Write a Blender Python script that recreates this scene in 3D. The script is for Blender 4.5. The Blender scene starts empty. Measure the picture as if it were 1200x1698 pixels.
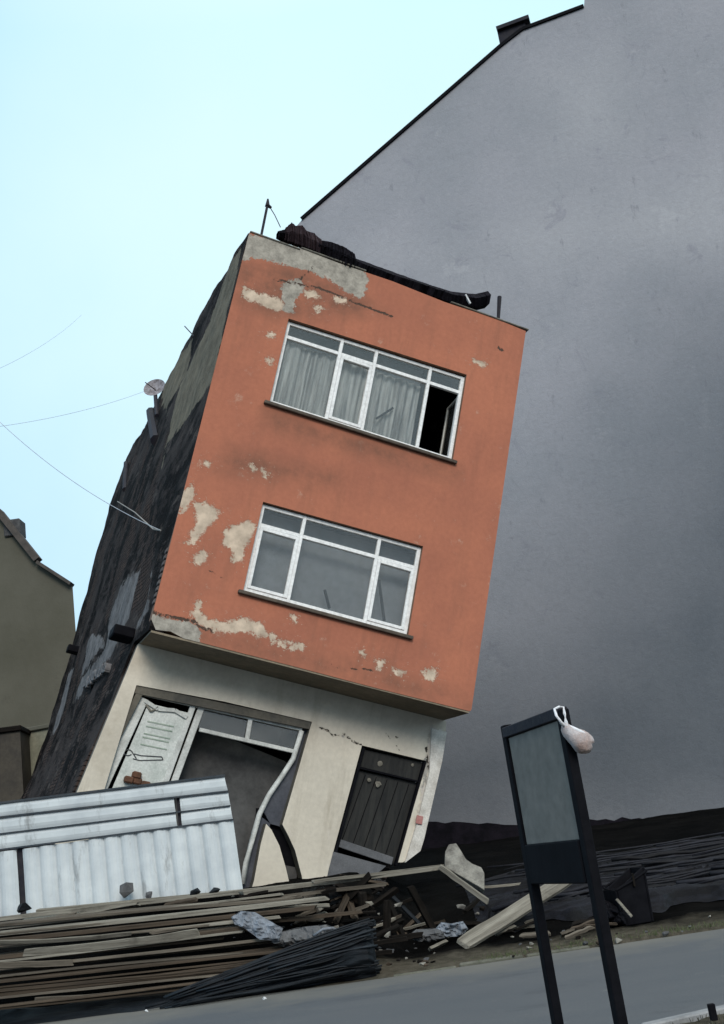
import bpy, bmesh, math, random
import numpy as np
from mathutils import Vector, Matrix, noise
from mathutils.geometry import delaunay_2d_cdt
random.seed(7)
S = bpy.context.scene
COL = S.collection
R_ = math.radians

# ------------------------------------------------------------------ camera
FPX = 1900.0                       # focal length in pixels of the 1200x1698 photograph
PITCH, ROLL, EYE = R_(16.2), R_(8.3), 1.35
CP = np.array([0, 0, EYE])
_F = np.array([0, math.cos(PITCH), math.sin(PITCH)])
_U = np.array([0, -math.sin(PITCH), math.cos(PITCH)])
_X = np.array([1.0, 0, 0])
_R = math.cos(ROLL) * _X - math.sin(ROLL) * _U
_UP = math.sin(ROLL) * _X + math.cos(ROLL) * _U
cam = bpy.data.objects.new('camera', bpy.data.cameras.new('camera'))
COL.objects.link(cam)
M3 = Matrix((_R, _UP, -_F)).transposed()
cam.matrix_world = Matrix.Translation(Vector(CP)) @ M3.to_4x4()
cam.data.sensor_fit = 'VERTICAL'
cam.data.sensor_height = 24
cam.data.lens = 24 * FPX / 1698
cam.data.clip_end = 3000
S.camera = cam

# ------------------------------------------------------------------ world, sun, exposure
S.view_settings.view_transform = 'Standard'
S.view_settings.look = 'None'
S.view_settings.gamma = 1
S.view_settings.exposure = 0.0
SUN_EL, SUN_AZ = R_(31), R_(168)   # azimuth clockwise from +Y
w = bpy.data.worlds.new('World'); S.world = w; w.use_nodes = True
nt = w.node_tree; nt.nodes.clear()
N = nt.nodes.new
out = N('ShaderNodeOutputWorld'); bg = N('ShaderNodeBackground'); sky = N('ShaderNodeTexSky')
sky.sky_type = 'NISHITA'; sky.sun_disc = False; sky.sun_elevation = SUN_EL; sky.sun_rotation = SUN_AZ
sky.dust_density = 2.0
tc = N('ShaderNodeTexCoord'); sep = N('ShaderNodeSeparateXYZ')
nt.links.new(tc.outputs['Generated'], sep.inputs[0])
cr = N('ShaderNodeValToRGB')
cr.color_ramp.elements[0].position = 0.10; cr.color_ramp.elements[0].color = (5.6, 7.9, 11.2, 1)
cr.color_ramp.elements[1].position = 1.0; cr.color_ramp.elements[1].color = (19, 18.5, 18.2, 1)
for ps_, c_ in ((.32, (6.0, 9.2, 11.6, 1)), (.64, (6.9, 10.9, 12.0, 1)), (.76, (14, 14.4, 14.6, 1))):
    e_ = cr.color_ramp.elements.new(ps_); e_.color = c_
nz = N('ShaderNodeTexNoise'); nz.inputs['Scale'].default_value = 1.6; nz.inputs['Detail'].default_value = 3
nt.links.new(tc.outputs['Generated'], nz.inputs['Vector'])
mr = N('ShaderNodeMapRange'); mr.inputs['From Min'].default_value = 0.3; mr.inputs['From Max'].default_value = 0.7
mr.inputs['To Min'].default_value = 0.9; mr.inputs['To Max'].default_value = 1.08
nt.links.new(nz.outputs['Fac'], mr.inputs['Value'])
nt.links.new(sep.outputs['Z'], cr.inputs['Fac'])
mr.inputs['To Min'].default_value = 0; mr.inputs['To Max'].default_value = .30
mul = N('ShaderNodeMix'); mul.data_type = 'RGBA'; mul.inputs['B'].default_value = (9.6, 12.2, 12.6, 1)
az = N('ShaderNodeMapRange'); az.inputs['From Min'].default_value = -.36; az.inputs['From Max'].default_value = -.02
az.inputs['To Min'].default_value = .75; az.inputs['To Max'].default_value = 0; nt.links.new(sep.outputs['X'], az.inputs['Value'])
azm = N('ShaderNodeMix'); azm.data_type = 'RGBA'; azm.inputs['B'].default_value = (3.5, 6.9, 10.4, 1)
nt.links.new(az.outputs['Result'], azm.inputs['Factor']); nt.links.new(cr.outputs['Color'], azm.inputs['A'])
# a paler bank of cloud low in the north
dv = N('ShaderNodeVectorMath'); dv.operation = 'DOT_PRODUCT'; dv.inputs[1].default_value = (-.07, .88, .47)
nt.links.new(tc.outputs['Generated'], dv.inputs[0])
nz2 = N('ShaderNodeTexNoise'); nz2.inputs['Scale'].default_value = 5; nz2.inputs['Detail'].default_value = 5; nt.links.new(tc.outputs['Generated'], nz2.inputs['Vector'])
dn_ = N('ShaderNodeMath'); dn_.operation = 'MULTIPLY_ADD'; dn_.inputs[1].default_value = .07; nt.links.new(nz2.outputs['Fac'], dn_.inputs[0]); nt.links.new(dv.outputs['Value'], dn_.inputs[2])
dr_ = N('ShaderNodeMapRange'); dr_.inputs['From Min'].default_value = .96; dr_.inputs['From Max'].default_value = 1.04; dr_.inputs['To Max'].default_value = .8
nt.links.new(dn_.outputs[0], dr_.inputs['Value'])
gl_ = N('ShaderNodeMix'); gl_.data_type = 'RGBA'; gl_.inputs['B'].default_value = (8.3, 11.0, 12.0, 1)
nt.links.new(dr_.outputs['Result'], gl_.inputs['Factor']); nt.links.new(azm.outputs['Result'], gl_.inputs['A'])
nt.links.new(gl_.outputs['Result'], mul.inputs['A']); nt.links.new(mr.outputs['Result'], mul.inputs['Factor'])
mx = N('ShaderNodeMix'); mx.data_type = 'RGBA'; mx.inputs['Factor'].default_value = 0.88
nt.links.new(sky.outputs[0], mx.inputs['A']); nt.links.new(mul.outputs['Result'], mx.inputs['B'])
nt.links.new(mx.outputs['Result'], bg.inputs['Color']); nt.links.new(bg.outputs[0], out.inputs[0])
bg.inputs['Strength'].default_value = 0.1
sl = bpy.data.lights.new('sun', 'SUN'); sl.energy = 2.1; sl.angle = R_(24); sl.color = (1, 0.93, 0.86)
so = bpy.data.objects.new('sun', sl); COL.objects.link(so)
sd = Vector((math.sin(SUN_AZ) * math.cos(SUN_EL), math.cos(SUN_AZ) * math.cos(SUN_EL), math.sin(SUN_EL)))
so.rotation_euler = sd.to_track_quat('Z', 'Y').to_euler(); so.location = (0, -5, 30)

# ------------------------------------------------------------------ measuring helpers (photo pixel -> world)
def ray(px, py):
    return _R * ((px - 600) / FPX) - _UP * ((py - 849) / FPX) + _F
def at(px, py, Y):
    d = ray(px, py); return Vector(CP + d * (Y / d[1]))
def onz(px, py, Z):
    d = ray(px, py); return Vector(CP + d * ((Z - EYE) / d[2]))
# leaning house frame: a = along the facade, b = to the back, c = up its leaning wall
HA = Vector((0.87490389, 0.36693592, -0.31607152)); HC = Vector((0.30524678, 0.08887429, 0.94811696))
HB = Vector((-0.3759888, 0.92599103, 0.03424955)); HT = Vector((-3.30012366, 16.36442169, 4.80284239))
def _solve(px, py, e1, e2, P0):
    d = ray(px, py)
    A = np.array([list(e1), list(e2), list(-d)]).T
    s = np.linalg.solve(A, CP - np.array(P0)); return float(s[0]), float(s[1])
def fac(px, py, n=0.0):            # (a, c) on the facade plane n metres back
    return _solve(px, py, HA, HC, HT + HB * n)
def fsd(px, py, a=0.0):            # (b, c) on the side wall plane
    return _solve(px, py, HB, HC, HT + HA * a)

# ------------------------------------------------------------------ object helpers
def tag(o, label=None, cat=None, group=None, kind=None):
    if label: o['label'] = label
    if cat: o['category'] = cat
    if group: o['group'] = group
    if kind: o['kind'] = kind
    return o
def empty(name, loc=(0, 0, 0), rz=0, label=None, cat=None, group=None):
    o = bpy.data.objects.new(name, None); COL.objects.link(o)
    o.location = loc; o.rotation_euler = (0, 0, rz); o.empty_display_size = .3
    return tag(o, label, cat, group)
class MB:
    def __init__(s): s.v = []; s.f = []
    def add(s, vs, fs):
        k = len(s.v); s.v += [tuple(x) for x in vs]; s.f += [tuple(i + k for i in f) for f in fs]; return s
    def box(s, x0, x1, y0, y1, z0, z1, fn=None):
        vs = [(x, y, z) for x in (x0, x1) for y in (y0, y1) for z in (z0, z1)]
        if fn: vs = [fn(*p) for p in vs]
        return s.add(vs, [(0, 1, 3, 2), (4, 6, 7, 5), (0, 4, 5, 1), (2, 3, 7, 6), (0, 2, 6, 4), (1, 5, 7, 3)])
    def bar(s, p, q, w, h, up=(0, 0, 1)):
        p, q = Vector(p), Vector(q); d = (q - p).normalized(); up = Vector(up)
        r = d.cross(up)
        if r.length < 1e-4: r = d.cross(Vector((0, 1, 0)))
        r.normalize(); u = r.cross(d).normalized()
        vs = [c + r * (sx * w / 2) + u * (sy * h / 2) for c in (p, q) for sx, sy in ((-1, -1), (1, -1), (1, 1), (-1, 1))]
        return s.add(vs, [(0, 1, 2, 3)[::-1], (4, 5, 6, 7), (0, 1, 5, 4), (1, 2, 6, 5), (2, 3, 7, 6), (3, 0, 4, 7)])
    def tube(s, pts, r, n=8):
        pts = [Vector(p) for p in pts]; rings = []
        rr = r if isinstance(r, (list, tuple)) else [r] * len(pts)
        for i, p in enumerate(pts):
            d = (pts[min(i + 1, len(pts) - 1)] - pts[max(i - 1, 0)]).normalized()
            a = d.cross(Vector((0, 0, 1)))
            if a.length < .05: a = d.cross(Vector((0, 1, 0)))
            a.normalize(); b = d.cross(a)
            rings.append([p + (a * math.cos(t) + b * math.sin(t)) * rr[i] for t in [k * 2 * math.pi / n for k in range(n)]])
        vs = [v for g in rings for v in g]; fs = []
        for i in range(len(rings) - 1):
            for k in range(n):
                fs.append((i * n + k, i * n + (k + 1) % n, (i + 1) * n + (k + 1) % n, (i + 1) * n + k))
        fs.append(tuple(range(n))[::-1]); fs.append(tuple((len(rings) - 1) * n + k for k in range(n)))
        return s.add(vs, fs)
    def build(s, name, mat, parent=None, smooth=False, bevel=0, loc=None):
        me = bpy.data.meshes.new(name); me.from_pydata(s.v, [], s.f); me.update()
        bm = bmesh.new(); bm.from_mesh(me); bmesh.ops.recalc_face_normals(bm, faces=bm.faces)
        if bevel: bmesh.ops.bevel(bm, geom=bm.edges[:], offset=bevel, segments=1, affect='EDGES', clamp_overlap=True)
        bm.to_mesh(me); bm.free()
        if smooth: me.polygons.foreach_set('use_smooth', [True] * len(me.polygons))
        me.materials.append(mat)
        o = bpy.data.objects.new(name, me); COL.objects.link(o)
        if parent: o.parent = parent
        if loc is not None:
            L = Vector(loc); me.transform(Matrix.Translation(-L)); o.location = L
        return o

# ------------------------------------------------------------------ materials
def hexlin(r, g, b):
    return tuple((x / 255 / 12.92 if x / 255 < .04045 else ((x / 255 + .055) / 1.055) ** 2.4) for x in (r, g, b)) + (1,)
class Mat:
    def __init__(s, name, rough=.85, spec=.3, metal=0):
        s.m = bpy.data.materials.new(name); s.m.use_nodes = True; s.nt = s.m.node_tree
        s.b = s.nt.nodes['Principled BSDF']
        s.b.inputs['Roughness'].default_value = rough; s.b.inputs['Metallic'].default_value = metal
        s.b.inputs['Specular IOR Level'].default_value = spec
        s.tc = s.n('ShaderNodeTexCoord')
    def n(s, t): return s.nt.nodes.new(t)
    def l(s, a, b): s.nt.links.new(a, b)
    def noise(s, scale, detail=5, rough=.6, coord='Object', sc=(1, 1, 1), dist=0):
        mp = s.n('ShaderNodeMapping'); mp.inputs['Scale'].default_value = sc
        s.l(s.tc.outputs[coord], mp.inputs['Vector'])
        z = s.n('ShaderNodeTexNoise'); z.inputs['Scale'].default_value = scale
        z.inputs['Detail'].default_value = detail; z.inputs['Roughness'].default_value = rough
        z.inputs['Distortion'].default_value = dist
        s.l(mp.outputs[0], z.inputs['Vector']); return z.outputs['Fac']
    def remap(s, v, a, b, c=0., d=1.):
        m = s.n('ShaderNodeMapRange'); m.inputs['From Min'].default_value = a; m.inputs['From Max'].default_value = b
        m.inputs['To Min'].default_value = c; m.inputs['To Max'].default_value = d
        s.l(v, m.inputs['Value']); return m.outputs['Result']
    def mix(s, f, a, b):
        m = s.n('ShaderNodeMix'); m.data_type = 'RGBA'
        for k, v in (('Factor', f), ('A', a), ('B', b)):
            if isinstance(v, (int, float, tuple)): m.inputs[k].default_value = v
            else: s.l(v, m.inputs[k])
        return m.outputs['Result']
    def math(s, op, a, b=0.):
        m = s.n('ShaderNodeMath'); m.operation = op
        for i, v in enumerate((a, b)):
            if isinstance(v, (int, float)): m.inputs[i].default_value = v
            else: s.l(v, m.inputs[i])
        return m.outputs[0]
    def attr(s, name):
        a = s.n('ShaderNodeAttribute'); a.attribute_name = name; return a.outputs['Fac']
    def col(s, c): s.l(c, s.b.inputs['Base Color']) if not isinstance(c, tuple) else setattr(s.b.inputs['Base Color'], 'default_value', c); return s
    def bump(s, v, strength=.3, dist=.02):
        b = s.n('ShaderNodeBump'); b.inputs['Strength'].default_value = strength; b.inputs['Distance'].default_value = dist
        s.l(v, b.inputs['Height']); s.l(b.outputs[0], s.b.inputs['Normal']); return s
def simple(name, c, c2=None, scale=3, rough=.85, spec=.3, metal=0, bump=.2, sc=(1, 1, 1), bs=None, lo=.35, hi=.65, rand=0):
    m = Mat(name, rough, spec, metal)
    c2 = c2 or tuple(x * .7 for x in c[:3]) + (1,)
    f = m.remap(m.noise(scale, 6, .62, sc=sc), lo, hi)
    cc = m.mix(f, c, c2)
    f2 = m.remap(m.noise(scale * 9, 4, .6, sc=sc), .3, .7, .82, 1.12)
    if rand:
        oi = m.n('ShaderNodeObjectInfo'); f2 = m.math('MULTIPLY', f2, m.remap(oi.outputs['Random'], 0, 1, 1 - rand, 1 + rand))
    hs = m.n('ShaderNodeHueSaturation'); m.l(cc, hs.inputs['Color']); m.l(f2, hs.inputs['Value'])
    m.col(hs.outputs[0])
    if bump: m.bump(m.noise(bs or scale * 6, 8, .7, sc=sc), bump, .02)
    return m.m
def rgb(r, g, b): return (r, g, b, 1)

# facade plaster with peeled paint, bare concrete, cracks, grime (fields measured on the wall, in metres)
def plaster(name, c1, c2, peelc, bare, crackc, dirtc):
    m = Mat(name, .88, .25)
    n1 = m.remap(m.noise(.8, 5, .6), .35, .65); base = m.mix(n1, c1, c2)
    n2 = m.remap(m.noise(14, 4, .6), .3, .7, .93, 1.06)
    hs = m.n('ShaderNodeHueSaturation'); m.l(base, hs.inputs['Color']); m.l(n2, hs.inputs['Value'])
    st = m.math('MULTIPLY', m.remap(m.noise(1.1, 6, .7, sc=(3.2, 1, .45)), .50, .72), m.remap(m.noise(.45, 3, .6), .4, .6, .25, 1))
    jag = m.math('MULTIPLY', m.math('SUBTRACT', m.noise(9, 7, .75), .5), .32)
    c = m.mix(m.math('MULTIPLY', st, .5), hs.outputs[0], dirtc)
    c = m.mix(m.remap(m.noise(3.2, 8, .75), .60, .70, 0, .35), c, peelc)
    d = m.math('MULTIPLY', m.attr('dirt'), m.remap(m.noise(2.2, 6, .7), .3, .62)); c = m.mix(d, c, dirtc)
    pe = m.math('ADD', m.attr('peel'), jag)
    lip = m.math('MULTIPLY', m.remap(pe, -.035, -.002), m.remap(m.noise(12, 5, .7), .4, .6)); c = m.mix(m.math('MULTIPLY', lip, .55), c, dirtc)  # edge darkness painted into the colour round the peeled patches
    pe2 = m.math('ADD', pe, m.math('MULTIPLY', m.math('SUBTRACT', m.noise(26, 6, .8, sc=(1, 1, 1.6)), .5), .16)); p = m.remap(pe2, -.012, .022)
    fl = m.math('MULTIPLY', m.remap(m.attr('peel'), -.22, -.05), m.remap(m.noise(17, 7, .8, sc=(.8, 1, 1.3)), .60, .615)); p = m.math('MAXIMUM', p, fl)
    p = m.math('MULTIPLY', p, m.remap(m.noise(38, 5, .8), .30, .36, .35, 1))
    pc = m.mix(m.remap(m.noise(5, 4, .6), .35, .65), peelc, tuple(x * .62 for x in peelc[:3]) + (1,)); c = m.mix(p, c, pc)
    b = m.remap(m.math('ADD', m.attr('bare'), jag), .0, .02)
    bc = m.mix(m.remap(m.noise(6, 8, .75), .36, .62), bare, tuple(x * .5 for x in bare[:3]) + (1,)); c = m.mix(b, c, bc)
    k = m.remap(m.math('ADD', m.attr('crack'), m.math('MULTIPLY', m.math('SUBTRACT', m.noise(14, 6, .75), .55), .12)), .0, .008)
    c = m.mix(k, c, crackc); m.col(c)
    h = m.math('SUBTRACT', m.math('SUBTRACT', m.math('MULTIPLY', m.noise(30, 6, .7), .25), m.math('MULTIPLY', p, .4)), m.math('ADD', k, m.math('MULTIPLY', b, .5)))
    m.bump(h, .5, .02)
    return m.m
M = {}
M['orange'] = plaster('terracotta_paint', rgb(.42, .152, .088), rgb(.34, .124, .076), rgb(.62, .49, .37), rgb(.42, .38, .32), rgb(.07, .045, .033), rgb(.19, .085, .055))
M['cream'] = plaster('cream_plaster', rgb(.62, .56, .46), rgb(.53, .475, .39), rgb(.62, .56, .5), rgb(.4, .37, .33), rgb(.03, .024, .018), rgb(.25, .2, .14))
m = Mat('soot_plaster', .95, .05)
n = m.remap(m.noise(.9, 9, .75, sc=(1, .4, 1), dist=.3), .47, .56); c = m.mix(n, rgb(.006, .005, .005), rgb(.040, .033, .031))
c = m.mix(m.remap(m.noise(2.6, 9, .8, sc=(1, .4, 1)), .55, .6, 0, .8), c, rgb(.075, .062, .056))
bk = m.n('ShaderNodeTexBrick'); bk.inputs['Scale'].default_value = 3.2; bk.inputs['Color1'].default_value = (.07, .048, .04, 1); bk.inputs['Color2'].default_value = (.038, .03, .027, 1); bk.inputs['Mortar'].default_value = (.006, .005, .005, 1); bk.inputs['Mortar Size'].default_value = .03
bm_ = m.n('ShaderNodeCombineXYZ'); sx_ = m.n('ShaderNodeSeparateXYZ'); m.l(m.tc.outputs['Object'], sx_.inputs[0]); m.l(sx_.outputs['Y'], bm_.inputs[0]); m.l(sx_.outputs['Z'], bm_.inputs[1]); m.l(bm_.outputs[0], bk.inputs['Vector'])
bz = m.remap(m.noise(.55, 7, .7), .53, .56); c = m.mix(bz, c, bk.outputs['Color'])
ba = m.remap(m.math('ADD', m.attr('bare'), m.math('MULTIPLY', m.math('SUBTRACT', m.noise(1.8, 9, .78, sc=(1, .4, 1)), .5), 1.1)), .0, .06)
c = m.mix(ba, c, m.mix(m.remap(m.noise(3, 8, .75), .4, .6), rgb(.19, .18, .175), rgb(.09, .085, .085)))
pa = m.remap(m.math('ADD', m.attr('peel'), m.math('MULTIPLY', m.math('SUBTRACT', m.noise(2.2, 9, .75, sc=(1, .45, 1)), .5), .8)), .0, .04)
c = m.mix(pa, c, m.mix(m.remap(m.noise(2.5, 8, .75), .4, .62), rgb(.17, .148, .11), rgb(.10, .087, .066)))
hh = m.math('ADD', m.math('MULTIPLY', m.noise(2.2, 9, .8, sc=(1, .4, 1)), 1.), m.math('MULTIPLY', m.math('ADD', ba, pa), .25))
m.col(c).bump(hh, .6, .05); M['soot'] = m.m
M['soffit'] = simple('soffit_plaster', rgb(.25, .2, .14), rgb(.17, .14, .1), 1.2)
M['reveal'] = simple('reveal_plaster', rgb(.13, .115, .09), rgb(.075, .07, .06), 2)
M['bluereveal'] = simple('grey_blue_reveal', rgb(.085, .09, .105), rgb(.05, .053, .065), 2)
M['brownreveal'] = simple('brown_reveal', rgb(.12, .06, .035), rgb(.2, .12, .08), 3)
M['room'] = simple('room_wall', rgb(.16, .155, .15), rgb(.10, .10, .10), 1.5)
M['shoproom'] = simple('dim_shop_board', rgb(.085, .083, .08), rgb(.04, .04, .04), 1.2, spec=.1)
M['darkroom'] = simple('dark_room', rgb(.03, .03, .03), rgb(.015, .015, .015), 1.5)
M['upvc'] = simple('white_plastic_frame', rgb(.80, .79, .77), rgb(.72, .71, .69), 2.5, rough=.45, bump=.03)
M['dusty'] = simple('dusty_white_frame', rgb(.62, .62, .58), rgb(.42, .42, .39), 4, rough=.6, bump=.1)
M['sill'] = simple('dark_stone_sill', rgb(.06, .045, .035), rgb(.11, .09, .07), 6)
m = Mat('net_curtain', .9, .1); m.col(m.mix(m.remap(m.noise(3, 3, .5, sc=(6, 1, .4)), .35, .65), rgb(.60, .59, .57), rgb(.24, .235, .23))); M['curtain'] = m.m  # upright streaks put fold shading into the curtain colour
M['blind'] = simple('grey_blind', rgb(.26, .26, .27), rgb(.21, .21, .22), .8, bump=0)
def glass(name, dirt=.1, tint=(.93, .95, .95, 1)):
    m = Mat(name); nt = m.nt; nt.nodes.remove(m.b)
    o = [n for n in nt.nodes if n.type == 'OUTPUT_MATERIAL'][0]
    tr = m.n('ShaderNodeBsdfTransparent'); tr.inputs[0].default_value = tint
    gl = m.n('ShaderNodeBsdfGlossy'); gl.inputs['Roughness'].default_value = .03; gl.inputs['Color'].default_value = (.95, .92, .88, 1)
    df = m.n('ShaderNodeBsdfDiffuse'); df.inputs[0].default_value = (.3, .3, .29, 1)
    fr = m.n('ShaderNodeFresnel'); fr.inputs[0].default_value = 1.5
    m1 = m.n('ShaderNodeMixShader'); m.l(fr.outputs[0], m1.inputs[0]); m.l(tr.outputs[0], m1.inputs[1]); m.l(gl.outputs[0], m1.inputs[2])
    m2 = m.n('ShaderNodeMixShader'); m.l(m.remap(m.noise(2, 6, .7), .3, .75, dirt * .5, dirt * 2), m2.inputs[0])
    m.l(m1.outputs[0], m2.inputs[1]); m.l(df.outputs[0], m2.inputs[2]); m.l(m2.outputs[0], o.inputs[0]); return m.m
M['glass'] = glass('window_glass', .06)
M['dirtyglass'] = glass('dusty_glass', .14, (.8, .83, .82, 1))
M['tar'] = simple('black_roofing_felt', rgb(.004, .004, .006), rgb(.012, .010, .015), 3, rough=.9, spec=.1, bump=.6)
M['purpletar'] = simple('torn_bitumen_sheet', rgb(.022, .014, .018), rgb(.045, .03, .034), 5, spec=.1, rough=.8, bump=.6)
M['metal'] = simple('dark_metal', rgb(.016, .016, .024), rgb(.03, .027, .03), 6, rough=.7, spec=.15)
M['black'] = simple('black_paint', rgb(.0025, .0025, .004), rgb(.006, .006, .008), 6, rough=.75, spec=.08, bump=.05)
M['dish'] = simple('weathered_dish', rgb(.3, .28, .3), rgb(.12, .1, .1), 14, rough=.6)
M['greyboard'] = simple('grey_sign_panel', rgb(.20, .178, .155), rgb(.16, .148, .13), 1.5, spec=.15, rough=.7, bump=.03)
M['door'] = simple('dark_painted_door', rgb(.035, .034, .031), rgb(.018, .018, .018), 3, spec=.15, rough=.7, sc=(4, 1, .5))
M['doorlite'] = simple('scuffed_grey_rail', rgb(.13, .13, .135), rgb(.09, .09, .095), 5)
M['board'] = simple('pale_poster_board', rgb(.46, .48, .44), rgb(.62, .62, .58), 4, bump=.15)
M['greenink'] = simple('faded_green_print', rgb(.22, .28, .22), rgb(.34, .38, .32), 5, bump=0)
M['ink'] = simple('dark_print', rgb(.05, .055, .06), rgb(.07, .07, .07), 5, bump=0)
M['brick'] = simple('red_brown_brick', rgb(.13, .06, .035), rgb(.07, .035, .02), 6, bump=.5)
M['pink'] = simple('faded_red_paint', rgb(.42, .2, .18), rgb(.35, .14, .12), 20)
m = Mat('galvanised_cladding', .5, .4, .0)
n = m.remap(m.noise(1.6, 6, .65), .35, .65); c = m.mix(n, rgb(.58, .61, .61), rgb(.44, .47, .48))
c = m.mix(m.remap(m.noise(5, 7, .75, sc=(1, 1, .25)), .56, .70, 0, .7), c, rgb(.17, .17, .165)); m.col(c).bump(m.noise(30, 4, .6), .1, .01); M['clad'] = m.m
M['cladline'] = simple('dark_seam', rgb(.03, .04, .05), rgb(.05, .055, .06), 5)
def wood(name, a, b, rand=.25):
    m = Mat(name, .9, .1)
    c = m.mix(m.remap(m.noise(2.2, 8, .7, sc=(.35, 6, 6)), .38, .62), a, b)
    c = m.mix(m.remap(m.noise(9, 6, .75, sc=(.12, 6, 6)), .55, .62, 0, .7), c, tuple(x * .3 for x in a[:3]) + (1,))
    c = m.mix(m.remap(m.noise(1.1, 6, .7), .56, .66, 0, .6), c, tuple(x * .45 for x in b[:3]) + (1,))
    oi = m.n('ShaderNodeObjectInfo'); hs = m.n('ShaderNodeHueSaturation'); m.l(c, hs.inputs['Color']); m.l(m.remap(oi.outputs['Random'], 0, 1, 1 - rand, 1 + rand), hs.inputs['Value'])
    m.col(hs.outputs[0]).bump(m.noise(8, 8, .75, sc=(.2, 6, 6)), .7, .012); return m.m
M['palewood'] = wood('weathered_grey_timber', rgb(.25, .23, .19), rgb(.13, .117, .095))
M['brownwood'] = wood('old_brown_timber', rgb(.080, .060, .043), rgb(.042, .033, .025))
M['midwood'] = wood('dull_brown_timber', rgb(.150, .128, .10), rgb(.075, .063, .05))
M['darkwood'] = wood('blackened_timber', rgb(.014, .011, .009), rgb(.006, .005, .004))
M['rod'] = simple('dark_rod_steel', rgb(.010, .014, .018), rgb(.004, .005, .007), 5, rough=.6, spec=.25, bump=.1, rand=.5)
M['rod2'] = simple('rusty_dark_rod', rgb(.014, .015, .020), rgb(.006, .006, .008), 5, rough=.65, spec=.2, bump=.1, rand=.6)
M['tarp'] = simple('black_tarpaulin', rgb(.007, .010, .013), rgb(.003, .004, .006), 3, rough=.6, spec=.2, bump=.6, sc=(.3, 3, 3))
M['bluetarp'] = simple('dark_blue_tarpaulin', rgb(.010, .011, .016), rgb(.002, .002, .003), 1.9, rough=.65, spec=.2, bump=.9, sc=(.25, 3.5, 3.5), lo=.42, hi=.58)
M['plastic'] = simple('crumpled_pale_plastic', rgb(.22, .245, .28), rgb(.11, .115, .125), 7, rough=.5, bump=.5)
M['whiteplastic'] = simple('white_plastic_scrap', rgb(.6, .61, .61), rgb(.42, .42, .42), 9, rough=.5)
M['concrete'] = simple('broken_concrete', rgb(.26, .245, .21), rgb(.12, .11, .095), 5, lo=.4, hi=.6, bump=.9, rand=.35)
M['greyrubble'] = simple('grey_rubble', rgb(.10, .10, .10), rgb(.05, .05, .053), 5, bump=.7, rand=.4)
M['bag'] = simple('thin_white_bag', rgb(.62, .58, .58), rgb(.36, .24, .2), 7, rough=.4, spec=.5, bump=.8, bs=60)
M['baghandle'] = simple('white_bag_handle', rgb(.8, .8, .82), rgb(.65, .65, .67), 16, rough=.5, bump=.4)

# ------------------------------------------------------------------ dense wall panels with openings
def sdist(poly, P):                # signed distance, positive inside
    poly = np.array(poly, float); x, y = P[:, 0], P[:, 1]
    d = np.full(len(P), 1e9); ins = np.zeros(len(P), bool); n = len(poly)
    for i in range(n):
        a, b = poly[i], poly[(i + 1) % n]; e = b - a; w_ = P - a
        t = np.clip((w_ @ e) / max(e @ e, 1e-12), 0, 1)
        d = np.minimum(d, np.hypot(*(w_ - t[:, None] * e).T))
        c = ((a[1] > y) != (b[1] > y)) & (x < (b[0] - a[0]) * (y - a[1]) / ((b[1] - a[1]) or 1e-12) + a[0]); ins ^= c
    return np.where(ins, d, -d)
def ldist(pts, P):
    d = np.full(len(P), 1e9)
    for i in range(len(pts) - 1):
        a, b = np.array(pts[i], float), np.array(pts[i + 1], float); e = b - a; w_ = P - a
        t = np.clip((w_ @ e) / max(e @ e, 1e-12), 0, 1); d = np.minimum(d, np.hypot(*(w_ - t[:, None] * e).T))
    return d
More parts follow.
